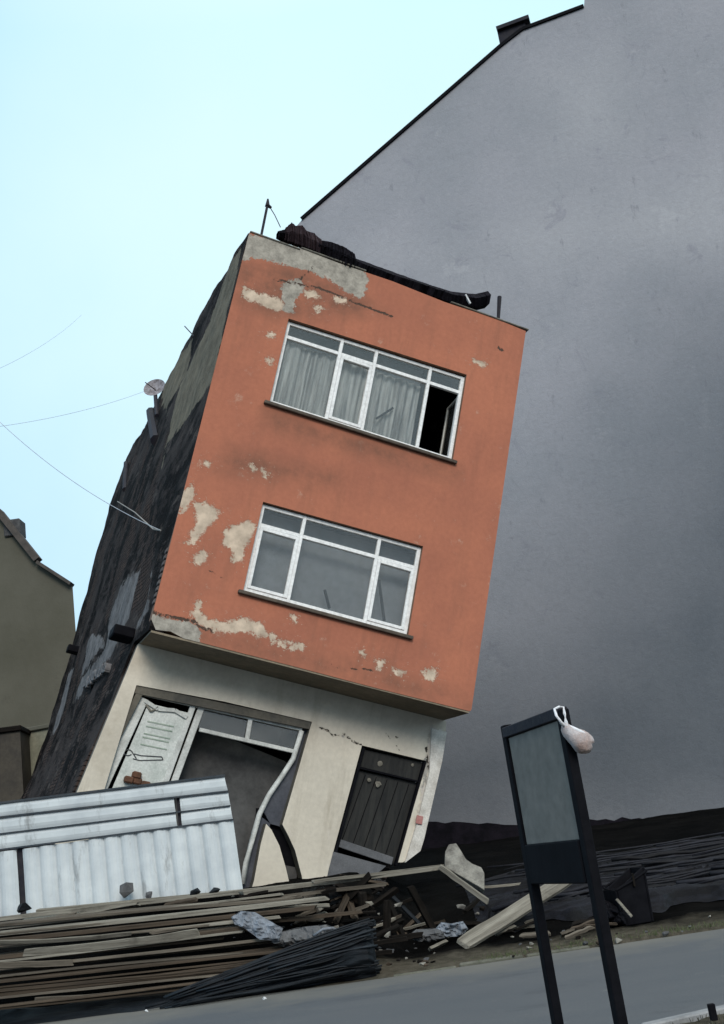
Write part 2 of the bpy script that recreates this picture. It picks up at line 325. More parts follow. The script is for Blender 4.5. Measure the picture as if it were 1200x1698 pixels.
def panel(name, outline, holes, step, place, thick, mat, parent, fields=None, mat2=None):
    """wall in a 2-D frame; place(p, q, t) maps it to space, t from 0 (face) to thick"""
    xs = [p[0] for p in outline]; ys = [p[1] for p in outline]
    pts = []; edges = []
    for lp in [outline] + holes:
        ring = []
        for i in range(len(lp)):
            a, b = Vector(lp[i]), Vector(lp[(i + 1) % len(lp)]); k = max(1, int((b - a).length / step))
            for j in range(k): ring.append(a.lerp(b, j / k))
        s0 = len(pts); pts += ring; edges += [(s0 + i, s0 + (i + 1) % len(ring)) for i in range(len(ring))]
    gx, gy = np.meshgrid(np.arange(min(xs), max(xs), step), np.arange(min(ys), max(ys), step))
    G = np.stack([gx.ravel() + step * .37, gy.ravel() + step * .41], 1)
    inside = sdist(outline, G) > step * .4
    for h in holes: inside &= sdist(h, G) < -step * .4
    pts += [Vector(g) for g in G[inside]]
    v, e, f, *_ = delaunay_2d_cdt(pts, edges, [], 0, 1e-5)
    V = np.array([[p.x, p.y] for p in v]); cen = np.array([V[list(t)].mean(0) for t in f])
    keep = sdist(outline, cen) > 0
    for h in holes: keep &= sdist(h, cen) < 0
    F = [tuple(t) for t, k in zip(f, keep) if k]
    cnt = {}
    for t in F:
        for i in range(len(t)):
            cnt[(t[i], t[(i + 1) % len(t)])] = 1
    bnd = [a for a in cnt if (a[1], a[0]) not in cnt]
    nv = len(V)
    vs = [place(p[0], p[1], 0) for p in V] + [place(p[0], p[1], thick) for p in V]
    fs = F + [tuple(i + nv for i in t[::-1]) for t in F] + [(b, a, a + nv, b + nv) for a, b in bnd]
    me = bpy.data.meshes.new(name); me.from_pydata([tuple(x) for x in vs], [], fs)
    me.materials.append(mat)
    if mat2:
        me.materials.append(mat2)
        idx = [0] * len(F) + [1] * (len(fs) - len(F)); me.polygons.foreach_set('material_index', idx)
    me.update()
    bm = bmesh.new(); bm.from_mesh(me); bmesh.ops.recalc_face_normals(bm, faces=bm.faces); bm.to_mesh(me); bm.free()
    for k, fn in (fields or {}).items():
        a = me.attributes.new(k, 'FLOAT', 'POINT'); vals = fn(V); a.data.foreach_set('value', np.concatenate([vals, vals]).astype(np.float32))
    o = bpy.data.objects.new(name, me); COL.objects.link(o)
    if parent: o.parent = parent
    return o

# ================================================================== LAND
def sm(t): t = min(1, max(0, t)); return t * t * (3 - 2 * t)
def yedge(x): return 13.1 + max(0, (-.6 - x)) * .135
def nearkerb(x): return 7.50 + (x - 1.2) * .40
def height(x, y):
    e = yedge(x); t = y - e
    if t <= 0:
        return -.02 if y > nearkerb(x) + .1 else (.07 if y > nearkerb(x) - .1 else .10)
    L = 1.0 * sm(t / 2.9) + .01 * max(0, t - 3)
    Rr = .03 + .075 * min(t, 8) + .035 * max(0, min(t - 8, 12))
    k = sm((x + 1.0) / .9)
    pit = .42 * math.exp(-((x - .0) / .8) ** 2 - ((y - 16.2) / 1.2) ** 2)
    z = L * (1 - k) + (Rr - pit) * k
    z += .05 * min(1, t) * noise.noise(Vector((x * 1.3, y * 1.3, 0))) + .03 * min(1, t) * noise.noise(Vector((x * 5, y * 5, 3)))
    return z
def axis(a, b, d0, far):
    v = list(np.arange(a, b, d0)); s = d0
    x = b
    while x < far: v.append(x); s *= 1.35; x += s
    x = a; s = d0; L = []
    while x > -far: s *= 1.35; x -= s; L.append(x)
    return L[::-1] + v
xs_ = axis(-7, 7, .12, 900); ys_ = axis(6, 21, .12, 900)
mb = MB(); nx = len(xs_)
mb.v = [(x, y, height(x, y) if abs(x) < 60 and -50 < y < 80 else (height(x, min(y, 80)) if y > 0 else .1)) for y in ys_ for x in xs_]
mb.f = [(j * nx + i, j * nx + i + 1, (j + 1) * nx + i + 1, (j + 1) * nx + i) for j in range(len(ys_) - 1) for i in range(nx - 1)]
m = Mat('burnt_soil', .95, .15)
c = m.mix(m.remap(m.noise(.7, 8, .7), .4, .62), rgb(.002, .002, .002), rgb(.0075, .007, .0065))
geo = m.n('ShaderNodeSeparateXYZ'); m.l(m.tc.outputs['Object'], geo.inputs[0])
sand = m.remap(m.math('ADD', geo.outputs['Y'], m.math('MULTIPLY', m.noise(1.3, 6, .7), 1.6)), 14.25, 14.9, .8, 0)
c = m.mix(sand, c, m.mix(m.remap(m.noise(6, 6, .7), .35, .65), rgb(.135, .118, .09), rgb(.07, .062, .045)))
m.b.inputs['Specular IOR Level'].default_value = .02; m.col(c).bump(m.noise(12, 9, .75), .9, .05); M['soil'] = m.m
tag(mb.build('ground', M['soil'], smooth=True), kind='structure')
# road
mb = MB(); X = [-60, -30, -15] + list(np.arange(-8, 8, .5)) + [15, 30, 60]
rows = []
for x in X:
    y0, y1 = nearkerb(max(-8, min(8, x))), yedge(max(-9, min(8, x)))
    rows.append([(x, y0 + (y1 - y0) * k / 10, .004 + .03 * math.sin(math.pi * k / 10)) for k in range(11)])
mb.v = [p for r in rows for p in r]
mb.f = [(i * 11 + k, (i + 1) * 11 + k, (i + 1) * 11 + k + 1, i * 11 + k + 1) for i in range(len(X) - 1) for k in range(10)]
m = Mat('worn_asphalt', .8, .35)
c = m.mix(m.remap(m.noise(.5, 6, .65, sc=(.5, 1.4, 1)), .35, .65), rgb(.072, .080, .087), rgb(.094, .099, .102))
c = m.mix(m.remap(m.noise(60, 3, .6), .35, .7, 0, .5), c, rgb(.06, .063, .07))
c = m.mix(m.remap(m.noise(.9, 8, .75, sc=(.6, 1.5, 1)), .57, .62, 0, .4), c, rgb(.05, .054, .06))
c = m.mix(m.remap(m.noise(5, 8, .8), .6, .68, 0, .5), c, rgb(.15, .15, .14))
geo = m.n('ShaderNodeSeparateXYZ'); m.l(m.tc.outputs['Object'], geo.inputs[0])
dust = m.remap(m.math('ADD', geo.outputs['Y'], m.math('MULTIPLY', m.noise(1.1, 6, .65), 3.2)), 13.2, 14.8, 0, .85)
c = m.mix(dust, c, rgb(.145, .138, .118)); m.col(c).bump(m.noise(90, 4, .7), .35, .008); M['asphalt'] = m.m
tag(mb.build('road', M['asphalt'], smooth=True), kind='structure')
# near kerb of separate stones, as one kerb line
M['kerb'] = simple('kerb_concrete', rgb(.27, .27, .27), rgb(.18, .18, .18), 5)
mb = MB()
x = -2.0
while x < 6:
    a, b = x + .006, x + .794
    ya, yb = nearkerb(a), nearkerb(b)
    mb.add([(a, ya, -.05), (b, yb, -.05), (b, yb - .13, -.05), (a, ya - .13, -.05), (a, ya, .125), (b, yb, .125), (b, yb - .13, .13), (a, ya - .13, .13)],
           [(0, 1, 2, 3), (4, 5, 6, 7), (0, 1, 5, 4), (1, 2, 6, 5), (2, 3, 7, 6), (3, 0, 4, 7)]); x += .8
tag(mb.build('kerb', M['kerb'], bevel=.01), kind='structure')
# far road edge: worn kerb, mostly buried
mb = MB(); x = -.4
while x < 8:
    dz = random.uniform(-.06, -.005); a, b = x + .01, x + .7
    mb.box(a, b, 13.12, 13.27, -.1, .06 + dz); x += .72 if random.random() < .85 else 1.5
tag(mb.build('kerb', simple('dusty_kerb', rgb(.13, .125, .10), rgb(.08, .08, .06), 4), bevel=.015), kind='structure')
# grass
def tuft_mesh(spots, hmin, hmax, wd):
    mb = MB()
    for x, y, z in spots:
        h = random.uniform(hmin, hmax); a = random.uniform(0, 6.28); ln = random.uniform(.1, .6) * h; b = random.uniform(0, 6.28)
        dx, dy = math.cos(a) * wd, math.sin(a) * wd; tx, ty = math.cos(b) * ln, math.sin(b) * ln
        mb.add([(x - dx, y - dy, z), (x + dx, y + dy, z), (x + dx * .6 + tx * .5, y + dy * .6 + ty * .5, z + h * .6), (x + tx, y + ty, z + h), (x - dx * .6 + tx * .5, y - dy * .6 + ty * .5, z + h * .6)], [(0, 1, 2, 3, 4)])
    return mb
M['grass'] = simple('dull_grass', rgb(.045, .05, .03), rgb(.07, .065, .045), 8, bump=0)
sp = [(x, y, height(x, y)) for x, y in ((random.uniform(.6, 3.6), random.uniform(6.4, 8.2)) for _ in range(3000)) if y < nearkerb(x) - .14]
tag(tuft_mesh(sp, .01, .035, .004).build('grass', M['grass']), 'short dull grass on the verge beyond the near kerb', 'grass', kind='stuff')
M['weed'] = simple('verge_weeds', rgb(.09, .105, .05), rgb(.06, .07, .03), 8, bump=0)
sp = [(x, y, height(x, y)) for x, y in ((random.gauss(random.choice([2.6, 3.0, 1.7, .9, 3.6]), .25), 13.1 + abs(random.gauss(.12, .12))) for _ in range(1100))]
tag(tuft_mesh(sp, .01, .05, .004).build('weeds', M['weed']), 'thin green weeds along the far edge of the road', 'weeds', kind='stuff')

# ================================================================== LEANING HOUSE
house = empty('leaning_house', label='terracotta painted three storey house leaning far to the right, with cream ground floor', cat='house')
house.matrix_world = Matrix.Translation(HT) @ Matrix((HA, HB, HC)).transposed().to_4x4()
def F_(pts, n=0.): return [fac(x, y, n) for x, y in pts]
def blobs(lst, n=0.):
    polys = [F_(b, n) for b in lst]
    return lambda V: np.max([sdist(p, V) for p in polys], 0)
W1 = [(.97, 4.06), (4.22, 4.06), (4.22, 5.70), (.97, 5.62)]
W2 = [(1.22, .93), (3.95, .93), (3.95, 2.44), (1.22, 2.40)]
peel_px = [
 [(405, 478), (425, 486), (455, 494), (478, 506), (460, 514), (430, 503), (402, 492)],
 [(505, 482), (520, 484), (530, 492), (512, 494)], [(556, 492), (574, 496), (570, 503), (556, 500)], [(522, 508), (538, 512), (526, 518)],
 [(322, 838), (342, 834), (362, 850), (350, 868), (334, 884), (322, 902), (311, 898), (326, 872), (326, 856)],
 [(372, 884), (384, 872), (410, 866), (424, 870), (414, 892), (402, 912), (400, 930), (388, 932), (388, 912), (370, 902)],
 [(321, 924), (334, 914), (344, 920), (338, 932), (324, 936)], [(300, 820), (318, 806), (322, 818), (308, 842), (298, 850)],
 [(338, 764), (348, 767), (344, 774)], [(414, 771), (426, 776), (420, 780)], [(434, 779), (446, 786), (440, 790)],
 [(318, 1018), (330, 1016), (345, 1030), (372, 1032), (400, 1026), (432, 1034), (444, 1054), (428, 1054), (414, 1046), (390, 1048), (352, 1044), (328, 1034)],
 [(324, 1000), (331, 1000), (331, 1014), (324, 1014)], [(448, 1052), (456, 1056), (454, 1066), (447, 1062)], [(462, 1062), (474, 1066), (472, 1074), (462, 1070)],
 [(478, 1066), (505, 1070), (500, 1076), (478, 1074)], [(484, 1020), (491, 1026), (490, 1031), (484, 1028)], [(596, 1080), (606, 1083), (602, 1088)],
 [(622, 1094), (636, 1098), (634, 1101), (629, 1109), (625, 1108)], [(652, 1110), (672, 1115), (668, 1119), (652, 1116)], [(700, 1116), (724, 1108), (724, 1116), (716, 1130), (706, 1124)],
 [(784, 596), (806, 603), (800, 608), (788, 603)], [(441, 594), (452, 598), (448, 606)], [(444, 556), (456, 552), (454, 562)]]
bare_px = [[(402, 385), (470, 398), (540, 420), (604, 446), (612, 462), (606, 490), (596, 496), (572, 484), (540, 462), (505, 448), (470, 440), (446, 434), (424, 428), (398, 434)],
           [(464, 470), (500, 460), (506, 478), (490, 500), (488, 520), (470, 518)],
           [(244, 1012), (262, 1020), (298, 1028), (318, 1030), (332, 1042), (334, 1072), (228, 1060)]]
crack_px = [[(455, 464), (470, 466), (500, 472), (530, 478), (560, 490), (600, 506), (650, 525)], [(520, 441), (510, 452), (496, 464)], [(250, 1013), (266, 1020), (300, 1026), (318, 1028), (332, 1040), (352, 1047)],
            [(548, 1102), (570, 1108), (600, 1110), (625, 1112)], [(345, 945), (372, 960)], [(826, 576), (834, 582)]]
dirt_px = [[(395, 430), (540, 450), (640, 520), (480, 530), (440, 520), (395, 500)], [(330, 1050), (500, 1080), (760, 1150), (780, 1175), (335, 1066)],
           [(380, 740), (560, 790), (540, 810), (360, 780)], [(440, 680), (760, 775), (760, 800), (440, 710)], [(540, 1090), (640, 1100), (640, 1130), (540, 1120)]]
def crackf(lst, n=0., wds=None):
    L = [F_(c, n) for c in lst]; wds = wds or [.012] * len(L)
    return lambda V: np.max([w_ - ldist(c, V) for c, w_ in zip(L, wds)], 0)
def dirtf(lst, n=0., k=.5):
    P = [F_(c, n) for c in lst]
    return lambda V: np.clip(np.max([sdist(c, V) for c in P], 0) / .35 + .5, 0, 1) * k
out1 = [(0, 0), (.62, .0)] + [(5.2, 0), (5.2, 6.93), (4.6, 6.96), (3.6, 6.93), (2.6, 6.97), (1.6, 6.95), (.8, 6.97), (.3, 6.93), (0, 6.92)]
out1 = [(-.02, .16), (0.08, .02), (.3, .05), (.5, -.0), (.8, .0), (2.2, .0), (3.6, -.01), (5.18, 0), (5.2, .04)] + out1[3:]
g = dict(peel=lambda V: blobs(peel_px)(V) + .02, bare=lambda V: blobs(bare_px)(V), dirt=dirtf(dirt_px, k=1.0), crack=crackf(crack_px, wds=[.03, .026, .034, .022, .016, .035]))
panel('upper_front_wall', out1, [W1, W2], .045, lambda p, q, t: (p, t, q), .2, M['orange'], house, g, M['brownreveal'])
# parapet cap: thin weathered coping with a broken line
COPE = simple('weathered_coping', rgb(.2, .185, .15), rgb(.09, .085, .075), 6)
ccs = [(0, .9, 6.93), (.9, 2.1, 6.97), (3.7, 5.25, 6.955)]
for a, b, c in ccs: MB().box(a + .01, b, -.02, .24, c - .0, c + .03).build('parapet_cap', COPE, house, bevel=.01)
# side wall outline in (b, c), lower part sheared with the soft storey
def shear(c): return .145 * c if c < 0 else 0.
side = [(0.012, .0), (0.012, 6.91), (1.6, 7.12), fsd(345, 500), fsd(300, 585), fsd(270, 645), fsd(250, 690), fsd(222, 735), fsd(204, 775), fsd(182, 838), (16.6, 6.4), (16.4, -4.6), (1.2, -4.6), (1.2, 0)]
_s = []
for i, (p_, q_) in enumerate(zip(side[2:9], side[3:10])):
    for k in range(6):
        t = k / 6; _s.append((p_[0] + (q_[0] - p_[0]) * t, p_[1] + (q_[1] - p_[1]) * t + (random.uniform(-.05, .03) if k else 0)))
side = side[:2] + _s + side[9:]
def S_(pts): return [fsd(x, y) for x, y in pts]
def sblobs(lst):
    P = [S_(b) for b in lst]
    return lambda V: np.max([sdist(p, V) for p in P], 0)
sb = [[(212, 961), (238, 947), (218, 1026), (188, 1094), (153, 1135), (127, 1167), (144, 1126), (182, 1070), (188, 1026)],
      [(153, 1064), (174, 1047), (177, 1070), (159, 1103), (141, 1126)], [(118, 1110), (128, 1105), (96, 1215), (84, 1225)], [(245, 1000), (256, 940), (250, 1015), (225, 1045)]]
sp_ = [[(405, 400), (352, 636), (318, 690), (280, 740), (276, 775), (300, 640), (338, 560), (370, 470)], [(262, 640), (300, 590), (320, 560), (310, 620), (276, 690)]]
def sideplace(p, q, t):
    # the wall bows a little where it buckled
    bow = .10 * math.sin(max(0, min(1, (q + 1) / 8)) * math.pi) * math.sin(min(1, p / 16) * math.pi) + (.06 * noise.noise(Vector((p * .7, q * .7, 0))) + .02 * noise.fractal(Vector((p * 1.1, q * 1.5, 4)), 1., 2., 4)) * min(1, p)
    return (shear(q) - .014 - bow * 1.0 + t, p, q)
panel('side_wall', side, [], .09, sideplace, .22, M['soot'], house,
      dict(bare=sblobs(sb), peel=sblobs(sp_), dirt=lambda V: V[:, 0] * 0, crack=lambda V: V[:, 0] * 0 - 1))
# right, back walls, slabs, roof
MB().box(4.98, 5.18, .201, 15.8, .0, 6.9).build('right_wall', M['soot'], house)
mb = MB(); mb.box(.25, 4.97, 15.6, 15.8, -4.4, 6.85); mb.build('rear_wall', M['soot'], house)
mb = MB(); mb.box(4.9, 5.1, 1.25, 15.8, -4.4, -.02, lambda x, y, z: (x + .145 * z, y, z))
mb.build('lower_right_wall', M['soot'], house)
mb = MB(); mb.box(.23, 4.97, .21, 15.55, 6.35, 6.5); mb.build('roof_slab', M['tar'], house)
mb = MB(); mb.box(.2, 4.97, .21, 15.5, 3.05, 3.22); mb.build('floor_slab', M['room'], house)
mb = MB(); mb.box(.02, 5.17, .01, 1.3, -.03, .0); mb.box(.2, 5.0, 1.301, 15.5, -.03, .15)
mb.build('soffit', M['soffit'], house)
for c0, c1 in ((3.23, 6.34), (.16, 3.04)):
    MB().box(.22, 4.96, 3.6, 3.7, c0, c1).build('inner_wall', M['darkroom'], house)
# ---- upper windows
def win(parent, name, us, c0, c1, tr, sashes, n0=.07, fw=.055, dep=.07, c0r=None, slope=0):
    """us: mullion centres incl. both jambs; tr: transom height; slope: rise of head per metre"""
    wn = MB(); hd = lambda u: c1 + slope * (u - us[0])
    for i, u in enumerate(us):
        ww = fw * (1.15 if i in (0, len(us) - 1) else 1.0)
        wn.box(u - ww / 2, u + ww / 2, n0, n0 + dep, c0, hd(u))
    fr = wn.build('window_frame', M['upvc'], parent, bevel=.006)
    for a, b in zip(us[:-1], us[1:]):
        a2, b2 = a + fw / 2, b - fw / 2
        for z0, z1, s in ((c0, c0 + .06, 0), (tr - .03, tr + .03, slope * .6), (c1 - .055, c1, slope)):
            MB().box(a2, b2, n0 + .004, n0 + dep - .004, z0, z1, lambda x, y, z, s=s: (x, y, z + s * (x - us[0]))).build('rail', M['upvc'], fr, bevel=.005)
    for i, (a, b) in enumerate(zip(us[:-1], us[1:])):
        sh = slope * ((a + b) / 2 - us[0])
        MB().box(a + .02, b - .02, n0 + .03, n0 + .036, tr + .02, c1 - .03 + sh).build('pane', M['glass'], fr)
        if i in sashes:
            s_ = MB(); k = .05; A, B, C0, C1 = a + fw / 2 + .002, b - fw / 2 - .002, c0 + .062, tr - .032 + slope * .6 * (a - us[0])
            s_.box(A, A + k, n0 - .012, n0 + dep - .02, C0, C1); s_.box(B - k, B, n0 - .012, n0 + dep - .02, C0, C1)
            s_.box(A + k, B - k, n0 - .01, n0 + dep - .022, C0, C0 + k); s_.box(A + k, B - k, n0 - .01, n0 + dep - .022, C1 - k, C1)
            s_.build('sash', M['upvc'], fr, bevel=.005)
        if sashes.get(i) != 'open' if isinstance(sashes, dict) else True:
            MB().box(a + .02, b - .02, n0 + .032, n0 + .038, c0 + .03, tr - .01).build('pane', M['glass'], fr)
    return fr
f1 = win(house, 'w1', [1.0, 1.96, 2.585, 3.585, 4.19], 4.08, 5.61, 5.33, {1: 'shut'}, slope=.022)
f2 = win(house, 'w2', [1.25, 1.95, 3.23, 3.92], .95, 2.39, 2.05, {0: 'shut', 2: 'shut'}, slope=.015)
# the last casement stands open inwards: remove its pane by opening a leaf
for o in list(f1.children):
    if o.name.startswith('pane'):
        xs = [v.co.x for v in o.data.vertices]; zs = [v.co.z for v in o.data.vertices]
        if min(xs) > 3.5 and max(zs) < 5.4: bpy.data.objects.remove(o)
leaf = empty('open_casement'); leaf.parent = house; leaf.location = (4.16, .12, 4.15); leaf.rotation_euler = (0, 0, R_(-94))
mb = MB(); k = .05
mb.box(-.54, -.54 + k, 0, .05, 0, 1.16); mb.box(-k, 0, 0, .05, 0, 1.16); mb.box(-.54 + k, -k, .002, .048, 0, k); mb.box(-.54 + k, -k, .002, .048, 1.16 - k, 1.16)
lf = mb.build('sash', M['dusty'], leaf, bevel=.005)
MB().box(-.5, -.04, .02, .026, .03, 1.13).build('pane', M['glass'], leaf)
# curtains
def curtain(x0, x1, z0, z1, y, mat, amp=.045, seed=0, gather=1.):
    mb = MB(); nu, nz_ = int((x1 - x0) / .012), 14
    for j in range(nz_ + 1):
        for i in range(nu + 1):
            u = x0 + (x1 - x0) * i / nu; z = z1 + (z0 - z1) * j / nz_
            ph = u * 42 + 2.5 * noise.noise(Vector((u * 2.2, seed, 0))) * 3
            mb.v.append((u, y + amp * math.sin(ph) * (.5 + .5 * j / nz_) + .03 * noise.noise(Vector((u * 3, z, seed))), z))
    mb.f = [(j * (nu + 1) + i, j * (nu + 1) + i + 1, (j + 1) * (nu + 1) + i + 1, (j + 1) * (nu + 1) + i) for j in range(nz_) for i in range(nu)]
    return mb.build('curtain', mat, house, smooth=True)
curtain(1.0, 1.93, 4.05, 5.32, .21, M['curtain'], seed=1); curtain(2.0, 2.56, 4.05, 5.33, .27, M['curtain'], seed=2); curtain(2.6, 3.52, 4.05, 5.34, .26, M['curtain'], seed=3)
MB().box(1.2, 4.0, .42, .43, .9, 2.4).build('blind', M['blind'], house)
MB().box(.95, 3.55, .40, .41, 5.30, 5.7).build('blind', M['blind'], house)
# dark bars put behind the lower panes for the pole shapes in the glass, and one behind the top net
mb = MB(); mb.bar(tuple([fac(538, 978, .2)[0], .2, fac(538, 978, .2)[1]]), (fac(546, 1009, .2)[0], .2, fac(546, 1009, .2)[1]), .05, .03).build('stick', M['black'], house)  # dark bar for a pole shape in the glass
mb = MB(); mb.bar((fac(628, 962, .2)[0], .2, fac(628, 962, .2)[1]), (fac(637, 1030, .2)[0], .2, fac(637, 1030, .2)[1]), .05, .03).build('stick', M['black'], house)  # dark bar for a pole shape in the glass
mb = MB(); q0 = fac(624, 694, .16); q1 = fac(652, 676, .16); mb.bar((q0[0], .17, q0[1]), (q1[0], .17, q1[1]), .03, .035).build('window_handle', M['metal'], house)
# sills and heads
for a, b, c in ((.88, 4.28, 4.0), (1.14, 4.02, .87)):
    MB().box(a, b, -.07, .09, c, c + .055).build('sill', M['sill'], house, bevel=.008)
# ---- roof debris
def ribbon(name, top, bot, n0, n1, mat, amp=.05, seed=0, seg=.06):
    """thick crumpled strip traced between a top and a bottom edge (both in facade a, c)"""
    def samp(L, t):
        d = [0]
        for i in range(1, len(L)): d.append(d[-1] + math.dist(L[i - 1], L[i]))
        s_ = t * d[-1]
        for i in range(1, len(L)):
            if s_ <= d[i] or i == len(L) - 1:
                k = (s_ - d[i - 1]) / max(1e-6, d[i] - d[i - 1]); return Vector(L[i - 1]).lerp(Vector(L[i]), k)
    n = 150; mb = MB(); ring = 6
    for i in range(n + 1):
        t = i / n; T_ = samp(top, t); B_ = samp(bot, t); c = (T_ + B_) / 2; h = (T_ - B_).length / 2
        for k in range(ring):
            a = 2 * math.pi * k / ring; nn = .5 + .5 * math.cos(a)
            j = noise.noise(Vector((t * 16, math.sin(a) * 2, seed))) * amp + noise.noise(Vector((t * 50, math.cos(a) * 3, seed))) * amp * .7 + noise.noise(Vector((t * 130, a, seed))) * amp * .6
            p = c + (T_ - c) * (math.sin(a) * 1.05)
            mb.v.append((p.x + j * .5, n0 + (n1 - n0) * nn + j, p.y + j * .8))
    mb.f = [(i * ring + k, i * ring + (k + 1) % ring, (i + 1) * ring + (k + 1) % ring, (i + 1) * ring + k) for i in range(n) for k in range(ring)]
    mb.f += [tuple(range(ring)), tuple(n * ring + k for k in range(ring))]
    return mb.build(name, mat, house)
ribbon('roofing_felt', F_([(532, 396), (590, 424), (650, 446), (700, 464), (750, 480), (790, 484), (811, 479)]), F_([(524, 416), (590, 446), (650, 468), (700, 482), (750, 500), (790, 508), (814, 502)]), -.04, .35, M['tar'], .05, 2)
ribbon('roofing_felt', F_([(534, 398), (548, 400), (570, 408), (588, 420)]), F_([(530, 418), (548, 428), (570, 438), (590, 446)]), -.05, .12, M['tar'], .05, 5)
ribbon('torn_roof_sheet', F_([(474, 376), (484, 366), (490, 372), (502, 371), (508, 380), (520, 384), (534, 396)]), F_([(472, 398), (490, 404), (508, 410), (524, 416), (536, 422)]), -.03, .16, M['purpletar'], .045, 8)
ribbon('torn_roof_sheet', F_([(462, 381), (472, 378), (480, 382)]), F_([(465, 391), (472, 396), (480, 399)]), -.02, .2, M['tar'], .04, 9)
a0, a1 = fac(433, 392, .1), fac(444, 336, .1); a2 = fac(466, 372, .1); mb = MB()
mb.tube([(a0[0], .1, a0[1] - .1), (a1[0], .1, a1[1])], .022, 6); mb.tube([(a1[0], .1, a1[1] - .02), ((a1[0] + a2[0]) / 2 + .01, .1, (a1[1] + a2[1]) / 2 - .03), (a2[0], .1, a2[1] - .06)], .008, 5)
b1 = fac(444, 330, .1); b2 = fac(450, 345, .1); mb.tube([(b1[0], .1, b1[1]), (a1[0], .1, a1[1] - .06), (b2[0], .1, b2[1])], [.015, .045, .02], 6)
mb.build('roof_mast', M['metal'], house)
a0, a1 = fac(826, 528, .1), fac(828, 492, .1)
MB().tube([(a0[0], .1, a0[1]), (a1[0], .1, a1[1])], [.03, .04], 7).build('roof_post', M['metal'], house)
# whitish chip under the felt
c = F_([(770, 490), (778, 505)])
MB().bar((c[0][0], -.03, c[0][1]), (c[1][0], -.03, c[1][1]), .04, .03).build('plaster_chip', M['whiteplastic'], house)
# satellite dish and pipe stubs on the side wall
b, c = fsd(258, 647, -.15)
dm = MB(); dn = Vector((-.55, -.8, .25)).normalized(); e1 = dn.cross(Vector((0, 0, 1))).normalized(); e2 = e1.cross(dn)
cen = Vector((-.15, b, c)); rr = .27
for j in range(6):
    for k in range(20):
        a = k * math.pi / 10; r = rr * j / 5; dm.v.append(tuple(cen + (e1 * math.cos(a) + e2 * math.sin(a)) * r + dn * (.10 * (j / 5) ** 2)))
dm.f = [(j * 20 + k, j * 20 + (k + 1) % 20, (j + 1) * 20 + (k + 1) % 20, (j + 1) * 20 + k) for j in range(5) for k in range(20)]
d_ = dm.build('satellite_dish', M['dish'], house, smooth=True)
b2, c2 = fsd(262, 690, -.05)
MB().tube([(cen.x + .02, cen.y + .03, cen.z - .1), (-.08, b2, c2)], .05, 8).tube([(cen.x - .3, cen.y - .25, cen.z), cen], .012, 5).build('dish_arm', M['metal'], d_)
for px, py, qx, qy, r in ((209, 768, 207, 812, .07), (250, 683, 258, 730, .12), (306, 541, 321, 557, .012)):
    A, B = fsd(px, py, -.08), fsd(qx, qy, -.05)
    MB().tube([(-.08, A[0], A[1]), (-.05, B[0], B[1])], r, 8).build('pipe_stub', M['metal'], house)
# brackets and pale debris caught on the side wall
for px, py, s_ in ((210, 1052, .28), (128, 1078, .2)):
    A = fsd(px, py, -.1); MB().box(-.35, 0, A[0] - s_, A[0] + s_, A[1] - .1, A[1] + .07).build('wall_bracket', M['black'], house, bevel=.02)
mb = MB()
for k in range(60):
    t = k / 59; A = fsd(141 + 33 * t + random.uniform(-2.5, 2.5), 1133 - 26 * t + random.uniform(-5, 5), -.12); s_ = random.uniform(.05, .12)
    mb.box(-.14, -.14 + s_, A[0] - s_, A[0] + s_, A[1] - s_ * .6, A[1] + s_ * .6)
mb.build('plaster_debris', simple('pale_debris', rgb(.2, .19, .19), rgb(.07, .065, .065), 7), house, bevel=.01)
# hanging wire on the side wall
wp = [fsd(x, y, -.12) for x, y in ((196, 832), (225, 850), (245, 868), (256, 878), (268, 880))]
MB().tube([(-.14, p[0], p[1]) for p in wp], .013, 5).build('loose_wire', simple('grey_wire', rgb(.3, .28, .25)), house)
# exposed brick edge strip by the facade corner
mb = MB()
for k in range(9):
    A = fac(258 - 1.2 * k, 905 + 11 * k, -.0); mb.box(-.045, .01, .03, .2, A[1] - .035, A[1] + .035)
mb.build('exposed_brick_edge', simple('sooty_brick', rgb(.12, .1, .09), rgb(.05, .04, .04), 7), house, bevel=.01)

# ---- ground floor (sheared): local a = a' + .145 c
def GF(p, q, t): return (p, 1.0 + t, q)
G_ = lambda pts, n=1.0: F_(pts, n)
opening = G_([(226, 1136), (370, 1163), (517, 1197), (493, 1281), (468, 1367), (478, 1386), (489, 1410), (500, 1452), (504, 1475), (482, 1475), (474, 1440), (463, 1402), (450, 1376), (441, 1366), (432, 1400), (421, 1460), (412, 1490)]) + [(-.02, -3.4)]
door_h = G_([(600, 1236), (708, 1262), (683, 1348), (657, 1436)]) + [(4.5, -3.25), (3.45, -3.25)] + G_([(545, 1440)])
o2 = [(-.0, -.03), (-.62, -4.4), (2.3, -4.4), (3.35, -3.75), (3.4, -3.3)]
o2 = [(0, -.03), (-.63, -4.4), (2.5, -4.4)] + G_([(498, 1530), (530, 1500), (540, 1464)]) + G_([(545, 1440), (600, 1236), (708, 1262), (683, 1348), (660, 1430)]) + G_([(668, 1430), (690, 1412), (700, 1395), (722, 1300), (739, 1215)]) + [(5.22, -.03)]
